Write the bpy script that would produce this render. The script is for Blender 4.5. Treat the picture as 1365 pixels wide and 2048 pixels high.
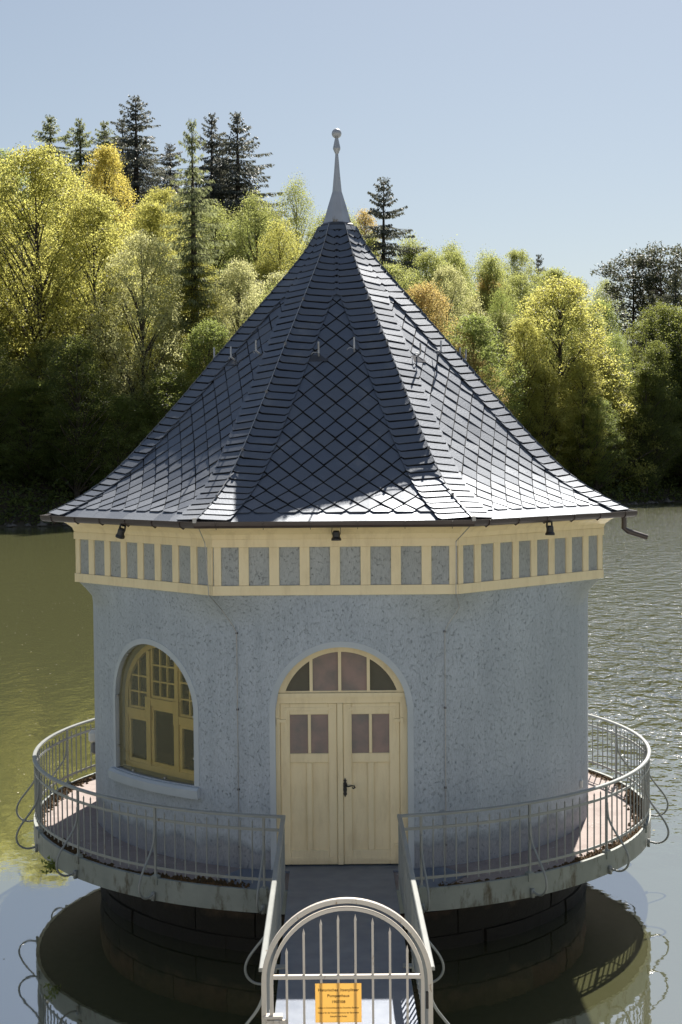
import bpy, bmesh, math, random
import numpy as np
from mathutils import Vector, Matrix
from mathutils.geometry import delaunay_2d_cdt

for _o in list(bpy.data.objects):
    bpy.data.objects.remove(_o, do_unlink=True)
SC = bpy.context.scene
COL = SC.collection
R = math.radians
PI = math.pi

# ------------------------------------------------------------------ camera
CAM = Vector((0.0076, -21.5408, 5.27))
PITCH, YAW, ROLL = 0.039, 0.0005, 0.0084
cd = bpy.data.cameras.new('camera')
cd.sensor_fit = 'VERTICAL'
cd.sensor_height = 36.0
cd.sensor_width = 24.0
cd.lens = 50.0
cd.clip_start = 0.1
cd.clip_end = 5000
cam = bpy.data.objects.new('camera', cd)
COL.objects.link(cam)
cam.matrix_world = (Matrix.Translation(CAM) @ Matrix.Rotation(-YAW, 4, 'Z')
                    @ Matrix.Rotation(PI / 2 - PITCH, 4, 'X') @ Matrix.Rotation(-ROLL, 4, 'Z'))
SC.camera = cam

# ------------------------------------------------------------------ light
SUN = Vector((0.27, 1.0, 1.09)).normalized()          # towards the sun
SUN_EL = math.asin(SUN.z)
SUN_AZ = math.atan2(SUN.x, SUN.y)
w = bpy.data.worlds.new('World')
SC.world = w
w.use_nodes = True
wn = w.node_tree
sky = wn.nodes.new('ShaderNodeTexSky')
sky.sky_type = 'NISHITA'
sky.sun_disc = False
sky.sun_elevation = SUN_EL
sky.sun_rotation = SUN_AZ
sky.altitude = 300
sky.air_density = 1.15
sky.dust_density = 0.8
sky.ozone_density = 1.6
skyhs = wn.nodes.new('ShaderNodeHueSaturation')
skyhs.inputs['Saturation'].default_value = 0.84
skyg = wn.nodes.new('ShaderNodeGamma')          # flatter contrast over the whole sky, like the photograph
skyg.inputs['Gamma'].default_value = 0.82
wn.links.new(sky.outputs[0], skyg.inputs['Color'])
wn.links.new(skyg.outputs[0], skyhs.inputs['Color'])
wn.links.new(skyhs.outputs[0], wn.nodes['Background'].inputs[0])
wn.nodes['Background'].inputs[1].default_value = 0.0595
sl = bpy.data.lights.new('sun', 'SUN')
sl.energy = 5.0
sl.angle = R(0.53)
sl.color = (1.0, 0.93, 0.83)
sun = bpy.data.objects.new('sun', sl)
COL.objects.link(sun)
sun.rotation_euler = SUN.to_track_quat('Z', 'Y').to_euler()
sun.location = (20, 60, 80)
SC.view_settings.view_transform = 'Standard'
SC.view_settings.look = 'None'
SC.view_settings.exposure = 1.08
SC.view_settings.gamma = 1.0
SC.render.engine = 'CYCLES'
SC.cycles.max_bounces = 6
SC.cycles.diffuse_bounces = 3
SC.cycles.glossy_bounces = 3
SC.cycles.transmission_bounces = 4
SC.cycles.transparent_max_bounces = 12
SC.cycles.caustics_reflective = False
SC.cycles.caustics_refractive = False
SC.cycles.sample_clamp_indirect = 6.0
SC.cycles.sample_clamp_direct = 12.0

rng = np.random.default_rng(7)
rnd = random.Random(11)


# ------------------------------------------------------------------ materials
def mat(name):
    m = bpy.data.materials.new(name)
    m.use_nodes = True
    t = m.node_tree
    return m, t, t.nodes['Principled BSDF']


def N(t, kind, **kw):
    n = t.nodes.new(kind)
    for k, v in kw.items():
        if k == 'op':
            n.operation = v
        elif k == 'inp':
            for kk, vv in v.items():
                n.inputs[kk].default_value = vv
        else:
            setattr(n, k, v)
    return n


def L(t, a, b):
    t.links.new(a, b)


def ramp(t, src, stops):
    r = N(t, 'ShaderNodeValToRGB')
    el = r.color_ramp.elements
    while len(el) < len(stops):
        el.new(0.5)
    for e, (p, c) in zip(el, stops):
        e.position = p
        e.color = (*c, 1) if len(c) == 3 else c
    L(t, src, r.inputs[0])
    return r


def coords(t, scale=(1, 1, 1), kind='Object'):
    tc = N(t, 'ShaderNodeTexCoord')
    mp = N(t, 'ShaderNodeMapping')
    mp.inputs['Scale'].default_value = scale
    L(t, tc.outputs[kind], mp.inputs[0])
    return mp.outputs[0]


def world_coords(t, scale=(1, 1, 1)):
    g = N(t, 'ShaderNodeNewGeometry')
    mp = N(t, 'ShaderNodeMapping')
    mp.inputs['Scale'].default_value = scale
    L(t, g.outputs['Position'], mp.inputs[0])
    return mp.outputs[0]


def noise(t, vec, scale, detail=4, rough=0.55):
    n = N(t, 'ShaderNodeTexNoise')
    n.inputs['Scale'].default_value = scale
    n.inputs['Detail'].default_value = detail
    n.inputs['Roughness'].default_value = rough
    if vec is not None:
        L(t, vec, n.inputs['Vector'])
    return n.outputs['Fac']


def bump(t, h, b, strength=0.3, dist=0.02):
    n = N(t, 'ShaderNodeBump')
    n.inputs['Strength'].default_value = strength
    n.inputs['Distance'].default_value = dist
    L(t, h, n.inputs['Height'])
    L(t, n.outputs[0], b.inputs['Normal'])
    return n


def simple(name, c1, c2=None, scale=6.0, rough=0.6, metal=0.0, bumpd=0.0, bscale=40.0, spec=0.5, wc=True):
    m, t, b = mat(name)
    v = world_coords(t) if wc else coords(t)
    f = noise(t, v, scale, 6)
    r = ramp(t, f, [(0.3, c1), (0.7, c2 or tuple(x * 0.8 for x in c1))])
    L(t, r.outputs[0], b.inputs['Base Color'])
    b.inputs['Roughness'].default_value = rough
    b.inputs['Metallic'].default_value = metal
    b.inputs['Specular IOR Level'].default_value = spec
    if bumpd:
        bump(t, noise(t, v, bscale, 4), b, 0.6, bumpd)
    return m


MATS = {}


def stucco_mat(name, c1, c2, c3):
    # combed render: short vertical worm scratches over a grainy coat
    m, t, b = mat(name)
    v = world_coords(t, (1, 1, 0.28))
    vv = world_coords(t)
    wob = N(t, 'ShaderNodeTexNoise')
    wob.inputs['Scale'].default_value = 30
    L(t, v, wob.inputs['Vector'])
    mixv = N(t, 'ShaderNodeMix', data_type='RGBA', blend_type='ADD')
    mixv.inputs['Factor'].default_value = 0.02
    L(t, v, mixv.inputs['A'])
    L(t, wob.outputs['Color'], mixv.inputs['B'])
    n1 = noise(t, mixv.outputs['Result'], 110, 2, 0.5)
    # thin scratches: |n-0.5| small
    s1 = N(t, 'ShaderNodeMath', op='SUBTRACT')
    L(t, n1, s1.inputs[0])
    s1.inputs[1].default_value = 0.5
    a1 = N(t, 'ShaderNodeMath', op='ABSOLUTE')
    L(t, s1.outputs[0], a1.inputs[0])
    gate = noise(t, vv, 26, 3)
    ad = N(t, 'ShaderNodeMath', op='MULTIPLY_ADD')
    L(t, gate, ad.inputs[0])
    ad.inputs[1].default_value = 0.28
    ad.inputs[2].default_value = -0.104
    ad2 = N(t, 'ShaderNodeMath', op='ADD')
    L(t, a1.outputs[0], ad2.inputs[0])
    L(t, ad.outputs[0], ad2.inputs[1])
    scr = ramp(t, ad2.outputs[0], [(0.0, (0, 0, 0)), (0.03, (1, 1, 1))])
    big0 = noise(t, vv, 1.1, 5, 0.6)
    strk = noise(t, world_coords(t, (1, 1, 0.09)), 5.5, 5, 0.65)
    big = N(t, 'ShaderNodeMath', op='MULTIPLY_ADD')
    L(t, strk, big.inputs[0])
    big.inputs[1].default_value = 0.55
    bsub = N(t, 'ShaderNodeMath', op='MULTIPLY')
    L(t, big0, bsub.inputs[0])
    bsub.inputs[1].default_value = 0.45
    L(t, bsub.outputs[0], big.inputs[2])
    big = big.outputs[0]
    colr = ramp(t, big, [(0.36, c1), (0.62, c2), (0.72, tuple(x * 0.74 for x in c2))])
    grn = noise(t, world_coords(t, (1, 1, 0.24)), 80, 4, 0.65)
    grr = ramp(t, grn, [(0.34, (0.80, 0.80, 0.80)), (0.56, (1.04, 1.04, 1.04))])
    gmx = N(t, 'ShaderNodeMix', data_type='RGBA', blend_type='MULTIPLY')
    gmx.inputs['Factor'].default_value = 1
    L(t, colr.outputs[0], gmx.inputs['A'])
    L(t, grr.outputs[0], gmx.inputs['B'])
    mx = N(t, 'ShaderNodeMix', data_type='RGBA')
    L(t, scr.outputs[0], mx.inputs['Factor'])
    mx.inputs['A'].default_value = (*c3, 1)
    L(t, gmx.outputs['Result'], mx.inputs['B'])
    # splash-damp dirt near the foot of the wall
    sep = N(t, 'ShaderNodeSeparateXYZ')
    g = N(t, 'ShaderNodeNewGeometry')
    L(t, g.outputs['Position'], sep.inputs[0])
    dn = noise(t, vv, 2.2, 5)
    dm = N(t, 'ShaderNodeMath', op='MULTIPLY_ADD')
    L(t, dn, dm.inputs[0])
    dm.inputs[1].default_value = -0.5
    L(t, sep.outputs['Z'], dm.inputs[2])
    dr = ramp(t, dm.outputs[0], [(0.0, (0.62, 0.57, 0.55)), (0.045, (0.50, 0.5, 0.5)), (0.16, (1, 1, 1))])
    mu = N(t, 'ShaderNodeMix', data_type='RGBA', blend_type='MULTIPLY')
    mu.inputs['Factor'].default_value = 0.8
    L(t, mx.outputs['Result'], mu.inputs['A'])
    L(t, dr.outputs[0], mu.inputs['B'])
    L(t, mu.outputs['Result'], b.inputs['Base Color'])
    b.inputs['Roughness'].default_value = 0.9
    fine = noise(t, vv, 90, 3)
    hm = N(t, 'ShaderNodeMath', op='MULTIPLY_ADD')
    L(t, fine, hm.inputs[0])
    hm.inputs[1].default_value = 0.45
    L(t, scr.outputs[0], hm.inputs[2])
    bump(t, hm.outputs[0], b, 0.9, 0.008)
    return m


MATS['stucco'] = stucco_mat('stucco', (0.475, 0.525, 0.59), (0.395, 0.44, 0.50), (0.29, 0.325, 0.37))
MATS['panel_stucco'] = stucco_mat('panel_stucco', (0.45, 0.47, 0.48), (0.37, 0.39, 0.40), (0.27, 0.285, 0.29))
MATS['smooth'] = simple('smooth_plaster', (0.52, 0.565, 0.61), (0.46, 0.505, 0.55), 3, 0.8, bumpd=0.002)


def paint_mat(name, c1, c2, chip, rough=0.45):
    m, t, b = mat(name)
    v = world_coords(t)
    f = noise(t, v, 2.5, 5)
    r = ramp(t, f, [(0.3, c1), (0.75, c2)])
    vs = world_coords(t, (6, 6, 1.2))
    ch = noise(t, vs, 5, 8, 0.7)
    cr = ramp(t, ch, [(0.70, (0, 0, 0)), (0.735, (1, 1, 1))])
    mx = N(t, 'ShaderNodeMix', data_type='RGBA')
    L(t, cr.outputs[0], mx.inputs['Factor'])
    L(t, r.outputs[0], mx.inputs['A'])
    mx.inputs['B'].default_value = (*chip, 1)
    gr = noise(t, world_coords(t, (1, 1, 0.22)), 7, 7, 0.7)
    grr = ramp(t, gr, [(0.34, (0.88, 0.865, 0.84)), (0.52, (1, 1, 1))])
    gm = N(t, 'ShaderNodeMix', data_type='RGBA', blend_type='MULTIPLY')
    gm.inputs['Factor'].default_value = 1
    L(t, mx.outputs['Result'], gm.inputs['A'])
    L(t, grr.outputs[0], gm.inputs['B'])
    L(t, gm.outputs['Result'], b.inputs['Base Color'])
    b.inputs['Roughness'].default_value = rough
    bump(t, noise(t, world_coords(t, (1, 1, 0.15)), 60, 3), b, 0.35, 0.002)
    return m


MATS['cream'] = paint_mat('cream_paint', (0.885, 0.755, 0.50), (0.84, 0.705, 0.45), (0.40, 0.30, 0.16))
MATS['cream_dark'] = paint_mat('cream_window_paint', (0.84, 0.68, 0.34), (0.76, 0.61, 0.30), (0.36, 0.26, 0.12))


def slate_mat():
    m, t, b = mat('slate')
    v = world_coords(t)
    oi = N(t, 'ShaderNodeObjectInfo')
    g = N(t, 'ShaderNodeNewGeometry')
    s = N(t, 'ShaderNodeMath', op='ADD')
    L(t, oi.outputs['Random'], s.inputs[0])
    L(t, g.outputs['Random Per Island'], s.inputs[1])
    fr = N(t, 'ShaderNodeMath', op='FRACT')
    L(t, s.outputs[0], fr.inputs[0])
    r = ramp(t, fr.outputs[0], [(0.0, (0.006, 0.010, 0.022)), (0.5, (0.011, 0.016, 0.030)), (1.0, (0.022, 0.027, 0.042))])
    n = noise(t, v, 7, 6, 0.65)
    nr = ramp(t, n, [(0.3, (0.7, 0.7, 0.7)), (0.7, (1.15, 1.15, 1.15))])
    mu = N(t, 'ShaderNodeMix', data_type='RGBA', blend_type='MULTIPLY')
    mu.inputs['Factor'].default_value = 1
    L(t, r.outputs[0], mu.inputs['A'])
    L(t, nr.outputs[0], mu.inputs['B'])
    sp = noise(t, v, 1.7, 7, 0.7)
    sr = ramp(t, sp, [(0.56, (0, 0, 0)), (0.70, (1, 1, 1))])
    mx = N(t, 'ShaderNodeMix', data_type='RGBA')
    sc_ = N(t, 'ShaderNodeMath', op='MULTIPLY')
    L(t, sr.outputs[0], sc_.inputs[0])
    sc_.inputs[1].default_value = 0.35
    L(t, sc_.outputs[0], mx.inputs['Factor'])
    L(t, mu.outputs['Result'], mx.inputs['A'])
    mx.inputs['B'].default_value = (0.17, 0.17, 0.16, 1)
    L(t, mx.outputs['Result'], b.inputs['Base Color'])
    rr = N(t, 'ShaderNodeMapRange')
    L(t, fr.outputs[0], rr.inputs[0])
    rr.inputs['To Min'].default_value = 0.52
    rr.inputs['To Max'].default_value = 0.72
    L(t, rr.outputs[0], b.inputs['Roughness'])
    b.inputs['IOR'].default_value = 2.6
    b.inputs['Specular Tint'].default_value = (0.80, 0.88, 1.0, 1)
    bump(t, noise(t, world_coords(t, (1, 1, 1)), 38, 6, 0.7), b, 0.5, 0.006)
    return m


MATS['slate'] = slate_mat()
MATS['underlay'] = simple('roof_felt', (0.012, 0.012, 0.014), (0.02, 0.02, 0.02), 5, 0.9)
MATS['gutter'] = simple('brown_gutter', (0.045, 0.030, 0.028), (0.06, 0.045, 0.04), 3, 0.35, bumpd=0.001)
MATS['black'] = simple('black_iron', (0.012, 0.012, 0.013), (0.02, 0.02, 0.02), 12, 0.4)


def rusty(name, c1, c2, rust, lo=0.60, hi=0.68, rough=0.5, metal=0.0, scale=9.0):
    m, t, b = mat(name)
    v = world_coords(t)
    f = noise(t, v, 3, 5)
    r = ramp(t, f, [(0.3, c1), (0.7, c2)])
    vs = world_coords(t, (1, 1, 0.35))
    n = noise(t, vs, scale, 8, 0.7)
    rr = ramp(t, n, [(lo, (0, 0, 0)), (hi, (1, 1, 1))])
    mx = N(t, 'ShaderNodeMix', data_type='RGBA')
    L(t, rr.outputs[0], mx.inputs['Factor'])
    L(t, r.outputs[0], mx.inputs['A'])
    mx.inputs['B'].default_value = (*rust, 1)
    L(t, mx.outputs['Result'], b.inputs['Base Color'])
    b.inputs['Roughness'].default_value = rough
    b.inputs['Metallic'].default_value = metal
    bump(t, noise(t, v, 70, 4), b, 0.4, 0.002)
    return m


MATS['rail'] = rusty('railing_paint', (0.29, 0.305, 0.295), (0.23, 0.245, 0.24), (0.13, 0.09, 0.06), 0.64, 0.70, 0.38)
MATS['gate'] = rusty('gate_paint', (0.66, 0.61, 0.54), (0.58, 0.54, 0.48), (0.28, 0.18, 0.10), 0.62, 0.68, 0.4, scale=14)
MATS['fascia'] = rusty('deck_edge_paint', (0.28, 0.305, 0.285), (0.21, 0.235, 0.22), (0.085, 0.075, 0.05), 0.53, 0.66, 0.7, scale=5)
MATS['zinc'] = rusty('zinc', (0.46, 0.48, 0.52), (0.36, 0.38, 0.42), (0.20, 0.15, 0.07), 0.56, 0.66, 0.42, 0.35, 6)
MATS['leadcollar'] = simple('lead', (0.05, 0.055, 0.065), (0.08, 0.08, 0.09), 8, 0.4, 0.4)
MATS['cable'] = simple('cable', (0.42, 0.42, 0.42), (0.3, 0.3, 0.3), 20, 0.35, 0.6)


def deck_mat():
    m, t, b = mat('pink_concrete')
    v = world_coords(t)
    n = noise(t, v, 2.0, 7, 0.65)
    r = ramp(t, n, [(0.3, (0.24, 0.19, 0.175)), (0.55, (0.33, 0.275, 0.255)), (0.75, (0.22, 0.185, 0.17))])
    n2 = noise(t, v, 55, 4)
    r2 = ramp(t, n2, [(0.35, (0.8, 0.8, 0.8)), (0.65, (1.1, 1.1, 1.1))])
    mu = N(t, 'ShaderNodeMix', data_type='RGBA', blend_type='MULTIPLY')
    mu.inputs['Factor'].default_value = 1
    L(t, r.outputs[0], mu.inputs['A'])
    L(t, r2.outputs[0], mu.inputs['B'])
    # fallen petals / lichen specks
    vo = N(t, 'ShaderNodeTexVoronoi')
    vo.inputs['Scale'].default_value = 13
    L(t, v, vo.inputs['Vector'])
    vr = ramp(t, vo.outputs['Distance'], [(0.10, (1, 1, 1)), (0.15, (0, 0, 0))])
    gt = noise(t, v, 1.1, 3)
    gr = ramp(t, gt, [(0.5, (0, 0, 0)), (0.6, (1, 1, 1))])
    mm = N(t, 'ShaderNodeMath', op='MULTIPLY')
    L(t, vr.outputs[0], mm.inputs[0])
    L(t, gr.outputs[0], mm.inputs[1])
    mx = N(t, 'ShaderNodeMix', data_type='RGBA')
    L(t, mm.outputs[0], mx.inputs['Factor'])
    L(t, mu.outputs['Result'], mx.inputs['A'])
    mx.inputs['B'].default_value = (0.6, 0.58, 0.56, 1)
    L(t, mx.outputs['Result'], b.inputs['Base Color'])
    b.inputs['Roughness'].default_value = 0.85
    bump(t, n2, b, 0.5, 0.004)
    return m


MATS['deck'] = deck_mat()


def plate_mat():
    m, t, b = mat('tread_plate')
    v = world_coords(t)
    # small raised diagonal dashes
    w1 = N(t, 'ShaderNodeTexBrick')
    w1.inputs['Scale'].default_value = 16
    w1.inputs['Mortar Size'].default_value = 0.035
    w1.inputs['Mortar Smooth'].default_value = 0.4
    mp = N(t, 'ShaderNodeMapping')
    mp.inputs['Scale'].default_value = (1.0, 1.6, 1.0)
    L(t, v, mp.inputs[0])
    L(t, mp.outputs[0], w1.inputs['Vector'])
    n = noise(t, v, 4, 6)
    r = ramp(t, n, [(0.3, (0.17, 0.20, 0.26)), (0.7, (0.24, 0.27, 0.33))])
    L(t, r.outputs[0], b.inputs['Base Color'])
    b.inputs['Metallic'].default_value = 0.35
    b.inputs['Roughness'].default_value = 0.42
    bump(t, w1.outputs['Fac'], b, 0.7, 0.006)
    return m


MATS['plate'] = plate_mat()


def stone_mat():
    m, t, b = mat('sandstone')
    v = world_coords(t)
    oi = N(t, 'ShaderNodeObjectInfo')
    r = ramp(t, oi.outputs['Random'], [(0, (0.065, 0.043, 0.029)), (0.5, (0.09, 0.068, 0.045)), (1, (0.085, 0.044, 0.030))])
    n = noise(t, v, 6, 7, 0.7)
    nr = ramp(t, n, [(0.3, (0.55, 0.55, 0.55)), (0.7, (1.2, 1.2, 1.2))])
    mu = N(t, 'ShaderNodeMix', data_type='RGBA', blend_type='MULTIPLY')
    mu.inputs['Factor'].default_value = 1
    L(t, r.outputs[0], mu.inputs['A'])
    L(t, nr.outputs[0], mu.inputs['B'])
    g = N(t, 'ShaderNodeNewGeometry')
    sep = N(t, 'ShaderNodeSeparateXYZ')
    L(t, g.outputs['Position'], sep.inputs[0])
    wn_ = N(t, 'ShaderNodeMath', op='MULTIPLY_ADD')
    L(t, noise(t, v, 3, 5), wn_.inputs[0])
    wn_.inputs[1].default_value = 0.5
    L(t, sep.outputs['Z'], wn_.inputs[2])
    wm_ = N(t, 'ShaderNodeMapRange')
    L(t, wn_.outputs[0], wm_.inputs[0])
    wm_.inputs['From Min'].default_value = -0.42
    wm_.inputs['From Max'].default_value = -0.20
    mx = N(t, 'ShaderNodeMix', data_type='RGBA')
    L(t, wm_.outputs[0], mx.inputs['Factor'])
    mx.inputs['A'].default_value = (0.011, 0.010, 0.007, 1)      # wet stone, blackened further in colour so its reflection stays dark
    L(t, mu.outputs['Result'], mx.inputs['B'])
    L(t, mx.outputs['Result'], b.inputs['Base Color'])
    b.inputs['Roughness'].default_value = 0.85
    bump(t, noise(t, v, 25, 6, 0.7), b, 0.8, 0.02)
    return m


MATS['stone'] = stone_mat()
MATS['mortar_and_shade'] = simple('mortar_and_shade', (0.030, 0.027, 0.022), (0.045, 0.042, 0.036), 8, 0.95)  # mortar, near black; doubles as painted shade under the deck
MATS['moss'] = simple('moss', (0.12, 0.065, 0.02), (0.04, 0.030, 0.014), 9, 0.95)
MATS['wood'] = simple('varnished_wood', (0.58, 0.26, 0.09), (0.46, 0.19, 0.06), 12, 0.4)
MATS['inside'] = simple('inside_plaster', (0.45, 0.43, 0.38), (0.40, 0.38, 0.33), 3, 0.9)
MATS['white_plastic'] = simple('white_plastic', (0.72, 0.72, 0.70), (0.66, 0.66, 0.64), 8, 0.4)
MATS['grey_plastic'] = simple('grey_plastic', (0.16, 0.16, 0.17), (0.13, 0.13, 0.14), 8, 0.4)


def ribbed_glass(name, c1, c2, rough=0.25):
    m, t, b = mat(name)
    v = world_coords(t)
    n = noise(t, v, 3.2, 3)
    r = ramp(t, n, [(0.35, c1), (0.65, c2)])
    L(t, r.outputs[0], b.inputs['Base Color'])
    b.inputs['Roughness'].default_value = rough
    b.inputs['Specular IOR Level'].default_value = 0.8
    wx = N(t, 'ShaderNodeTexWave', wave_type='BANDS', bands_direction='X')
    wx.inputs['Scale'].default_value = 24
    wz = N(t, 'ShaderNodeTexWave', wave_type='BANDS', bands_direction='Z')
    wz.inputs['Scale'].default_value = 24
    L(t, v, wx.inputs['Vector'])
    L(t, v, wz.inputs['Vector'])
    ad = N(t, 'ShaderNodeMath', op='MULTIPLY')
    L(t, wx.outputs['Fac'], ad.inputs[0])
    L(t, wz.outputs['Fac'], ad.inputs[1])
    bump(t, ad.outputs[0], b, 0.8, 0.006)
    return m


MATS['glass_pink_view'] = ribbed_glass('ribbed_glass_pink_view', (0.36, 0.25, 0.22), (0.22, 0.19, 0.175))  # pink seen through the glass and its reflections are painted in
MATS['glass_dark_view'] = ribbed_glass('ribbed_glass_dark_view', (0.08, 0.075, 0.045), (0.10, 0.09, 0.06))  # same glass, with the dark room behind it painted in


def clear_glass(name, tint, alpha, rough=0.03):
    m, t, b = mat(name)
    out = t.nodes['Material Output']
    tr = N(t, 'ShaderNodeBsdfTransparent')
    tr.inputs[0].default_value = (*tint, 1)
    gl = N(t, 'ShaderNodeBsdfGlossy')
    gl.inputs['Roughness'].default_value = rough
    df = N(t, 'ShaderNodeBsdfDiffuse')
    df.inputs[0].default_value = (0.50, 0.45, 0.24, 1)
    fr = N(t, 'ShaderNodeFresnel')
    fr.inputs['IOR'].default_value = 1.45
    m1 = N(t, 'ShaderNodeMixShader')
    m1.inputs[0].default_value = alpha
    L(t, tr.outputs[0], m1.inputs[1])
    L(t, df.outputs[0], m1.inputs[2])
    m2 = N(t, 'ShaderNodeMixShader')
    L(t, fr.outputs[0], m2.inputs[0])
    L(t, m1.outputs[0], m2.inputs[1])
    L(t, gl.outputs[0], m2.inputs[2])
    L(t, m2.outputs[0], out.inputs['Surface'])
    return m


MATS['glass'] = clear_glass('window_glass', (0.75, 0.78, 0.72), 0.02)
MATS['acrylic'] = clear_glass('aged_acrylic', (0.96, 0.93, 0.76), 0.17, 0.08)


def sign_mat():
    m, t, b = mat('translucent_sign')
    v = world_coords(t, (1, 1, 8))
    n = noise(t, v, 3, 4)
    r = ramp(t, n, [(0.3, (0.90, 0.62, 0.20)), (0.7, (0.94, 0.66, 0.23))])
    L(t, r.outputs[0], b.inputs['Base Color'])
    b.inputs['Roughness'].default_value = 0.35
    tr = N(t, 'ShaderNodeBsdfTranslucent')  # translucency added so the shaded face looks lit from behind
    tr.inputs[0].default_value = (0.98, 0.76, 0.34, 1)
    mx = N(t, 'ShaderNodeMixShader')
    mx.inputs[0].default_value = 0.5
    L(t, b.outputs[0], mx.inputs[1])
    L(t, tr.outputs[0], mx.inputs[2])
    L(t, mx.outputs[0], t.nodes['Material Output'].inputs['Surface'])
    return m


MATS['sign'] = sign_mat()
MATS['ink'] = simple('engraved_ink', (0.035, 0.018, 0.004), (0.03, 0.014, 0.003), 5, 0.7)


def water_mat():
    m, t, b = mat('lake_water')
    v = world_coords(t)
    b.inputs['Base Color'].default_value = (0.088, 0.091, 0.043, 1)
    b.inputs['Roughness'].default_value = 0.03
    b.inputs['IOR'].default_value = 6.5
    # broad patches of breeze: stronger ripples away from the lee of the house
    big = noise(t, world_coords(t, (0.02, 0.035, 1)), 1.0, 2)
    sep = N(t, 'ShaderNodeSeparateXYZ')
    g = N(t, 'ShaderNodeNewGeometry')
    L(t, g.outputs['Position'], sep.inputs[0])
    yr = N(t, 'ShaderNodeMapRange')
    L(t, sep.outputs['Y'], yr.inputs[0])
    yr.inputs['From Min'].default_value = 0
    yr.inputs['From Max'].default_value = 16
    yr.inputs['To Min'].default_value = 0.02
    yr.inputs['To Max'].default_value = 1.0
    xr = N(t, 'ShaderNodeMapRange')
    L(t, sep.outputs['X'], xr.inputs[0])
    xr.inputs['From Min'].default_value = -10
    xr.inputs['From Min'].default_value = -6
    xr.inputs['From Max'].default_value = 10
    xr.inputs['To Min'].default_value = 0.13
    xr.inputs['To Max'].default_value = 3.4
    mu = N(t, 'ShaderNodeMath', op='MULTIPLY')
    L(t, yr.outputs[0], mu.inputs[0])
    L(t, xr.outputs[0], mu.inputs[1])
    bm = N(t, 'ShaderNodeMapRange')
    L(t, big, bm.inputs[0])
    bm.inputs['From Min'].default_value = 0.3
    bm.inputs['From Max'].default_value = 0.65
    bm.inputs['To Min'].default_value = 0.6
    bm.inputs['To Max'].default_value = 1.1
    mu2 = N(t, 'ShaderNodeMath', op='MULTIPLY')
    L(t, mu.outputs[0], mu2.inputs[0])
    L(t, bm.outputs[0], mu2.inputs[1])
    n1 = noise(t, world_coords(t, (1.5, 0.75, 1)), 1.3, 2, 0.5)
    n2 = noise(t, world_coords(t, (1.0, 0.8, 1)), 5.0, 2, 0.5)
    ad = N(t, 'ShaderNodeMath', op='MULTIPLY_ADD')
    L(t, n2, ad.inputs[0])
    ad.inputs[1].default_value = 0.35
    L(t, n1, ad.inputs[2])
    h = N(t, 'ShaderNodeMath', op='MULTIPLY')
    L(t, ad.outputs[0], h.inputs[0])
    L(t, mu2.outputs[0], h.inputs[1])
    bump(t, h.outputs[0], b, 1.0, 0.15)
    return m


MATS['water'] = water_mat()


def ground_mat():
    m, t, b = mat('forest_floor')
    v = world_coords(t)
    n = noise(t, v, 0.5, 8, 0.7)
    r = ramp(t, n, [(0.3, (0.030, 0.024, 0.014)), (0.55, (0.06, 0.045, 0.026)), (0.75, (0.035, 0.045, 0.016))])
    L(t, r.outputs[0], b.inputs['Base Color'])
    b.inputs['Roughness'].default_value = 0.95
    bump(t, noise(t, v, 3, 6), b, 1.0, 0.2)
    return m


MATS['ground'] = ground_mat()
MATS['bark'] = simple('bark', (0.045, 0.034, 0.026), (0.075, 0.06, 0.048), 6, 0.9, bumpd=0.02, bscale=12)
MATS['pine_bark'] = simple('pine_bark', (0.16, 0.075, 0.04), (0.10, 0.06, 0.04), 4, 0.9, bumpd=0.02, bscale=12)


def leaf_mat(name, c, tc, trans=0.5):
    m, t, b = mat(name)
    out = t.nodes['Material Output']
    g = N(t, 'ShaderNodeNewGeometry')
    v = world_coords(t)
    n = noise(t, v, 0.8, 3)
    ad = N(t, 'ShaderNodeMath', op='MULTIPLY_ADD')
    L(t, g.outputs['Random Per Island'], ad.inputs[0])
    ad.inputs[1].default_value = 0.6
    L(t, n, ad.inputs[2])
    hs = N(t, 'ShaderNodeHueSaturation')
    mr = N(t, 'ShaderNodeMapRange')
    L(t, ad.outputs[0], mr.inputs[0])
    mr.inputs['From Min'].default_value = 0.3
    mr.inputs['From Max'].default_value = 1.3
    mr.inputs['To Min'].default_value = 0.72
    mr.inputs['To Max'].default_value = 1.28
    L(t, mr.outputs[0], hs.inputs['Value'])
    hs.inputs['Color'].default_value = (*c, 1)
    hs2 = N(t, 'ShaderNodeHueSaturation')
    L(t, mr.outputs[0], hs2.inputs['Value'])
    hs2.inputs['Color'].default_value = (*tc, 1)
    L(t, hs.outputs[0], b.inputs['Base Color'])
    b.inputs['Roughness'].default_value = 0.55
    b.inputs['Specular IOR Level'].default_value = 0.45
    tr = N(t, 'ShaderNodeBsdfTranslucent')
    L(t, hs2.outputs[0], tr.inputs[0])
    mx = N(t, 'ShaderNodeMixShader')
    mx.inputs[0].default_value = trans
    L(t, b.outputs[0], mx.inputs[1])
    L(t, tr.outputs[0], mx.inputs[2])
    L(t, mx.outputs[0], out.inputs['Surface'])
    return m


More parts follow.
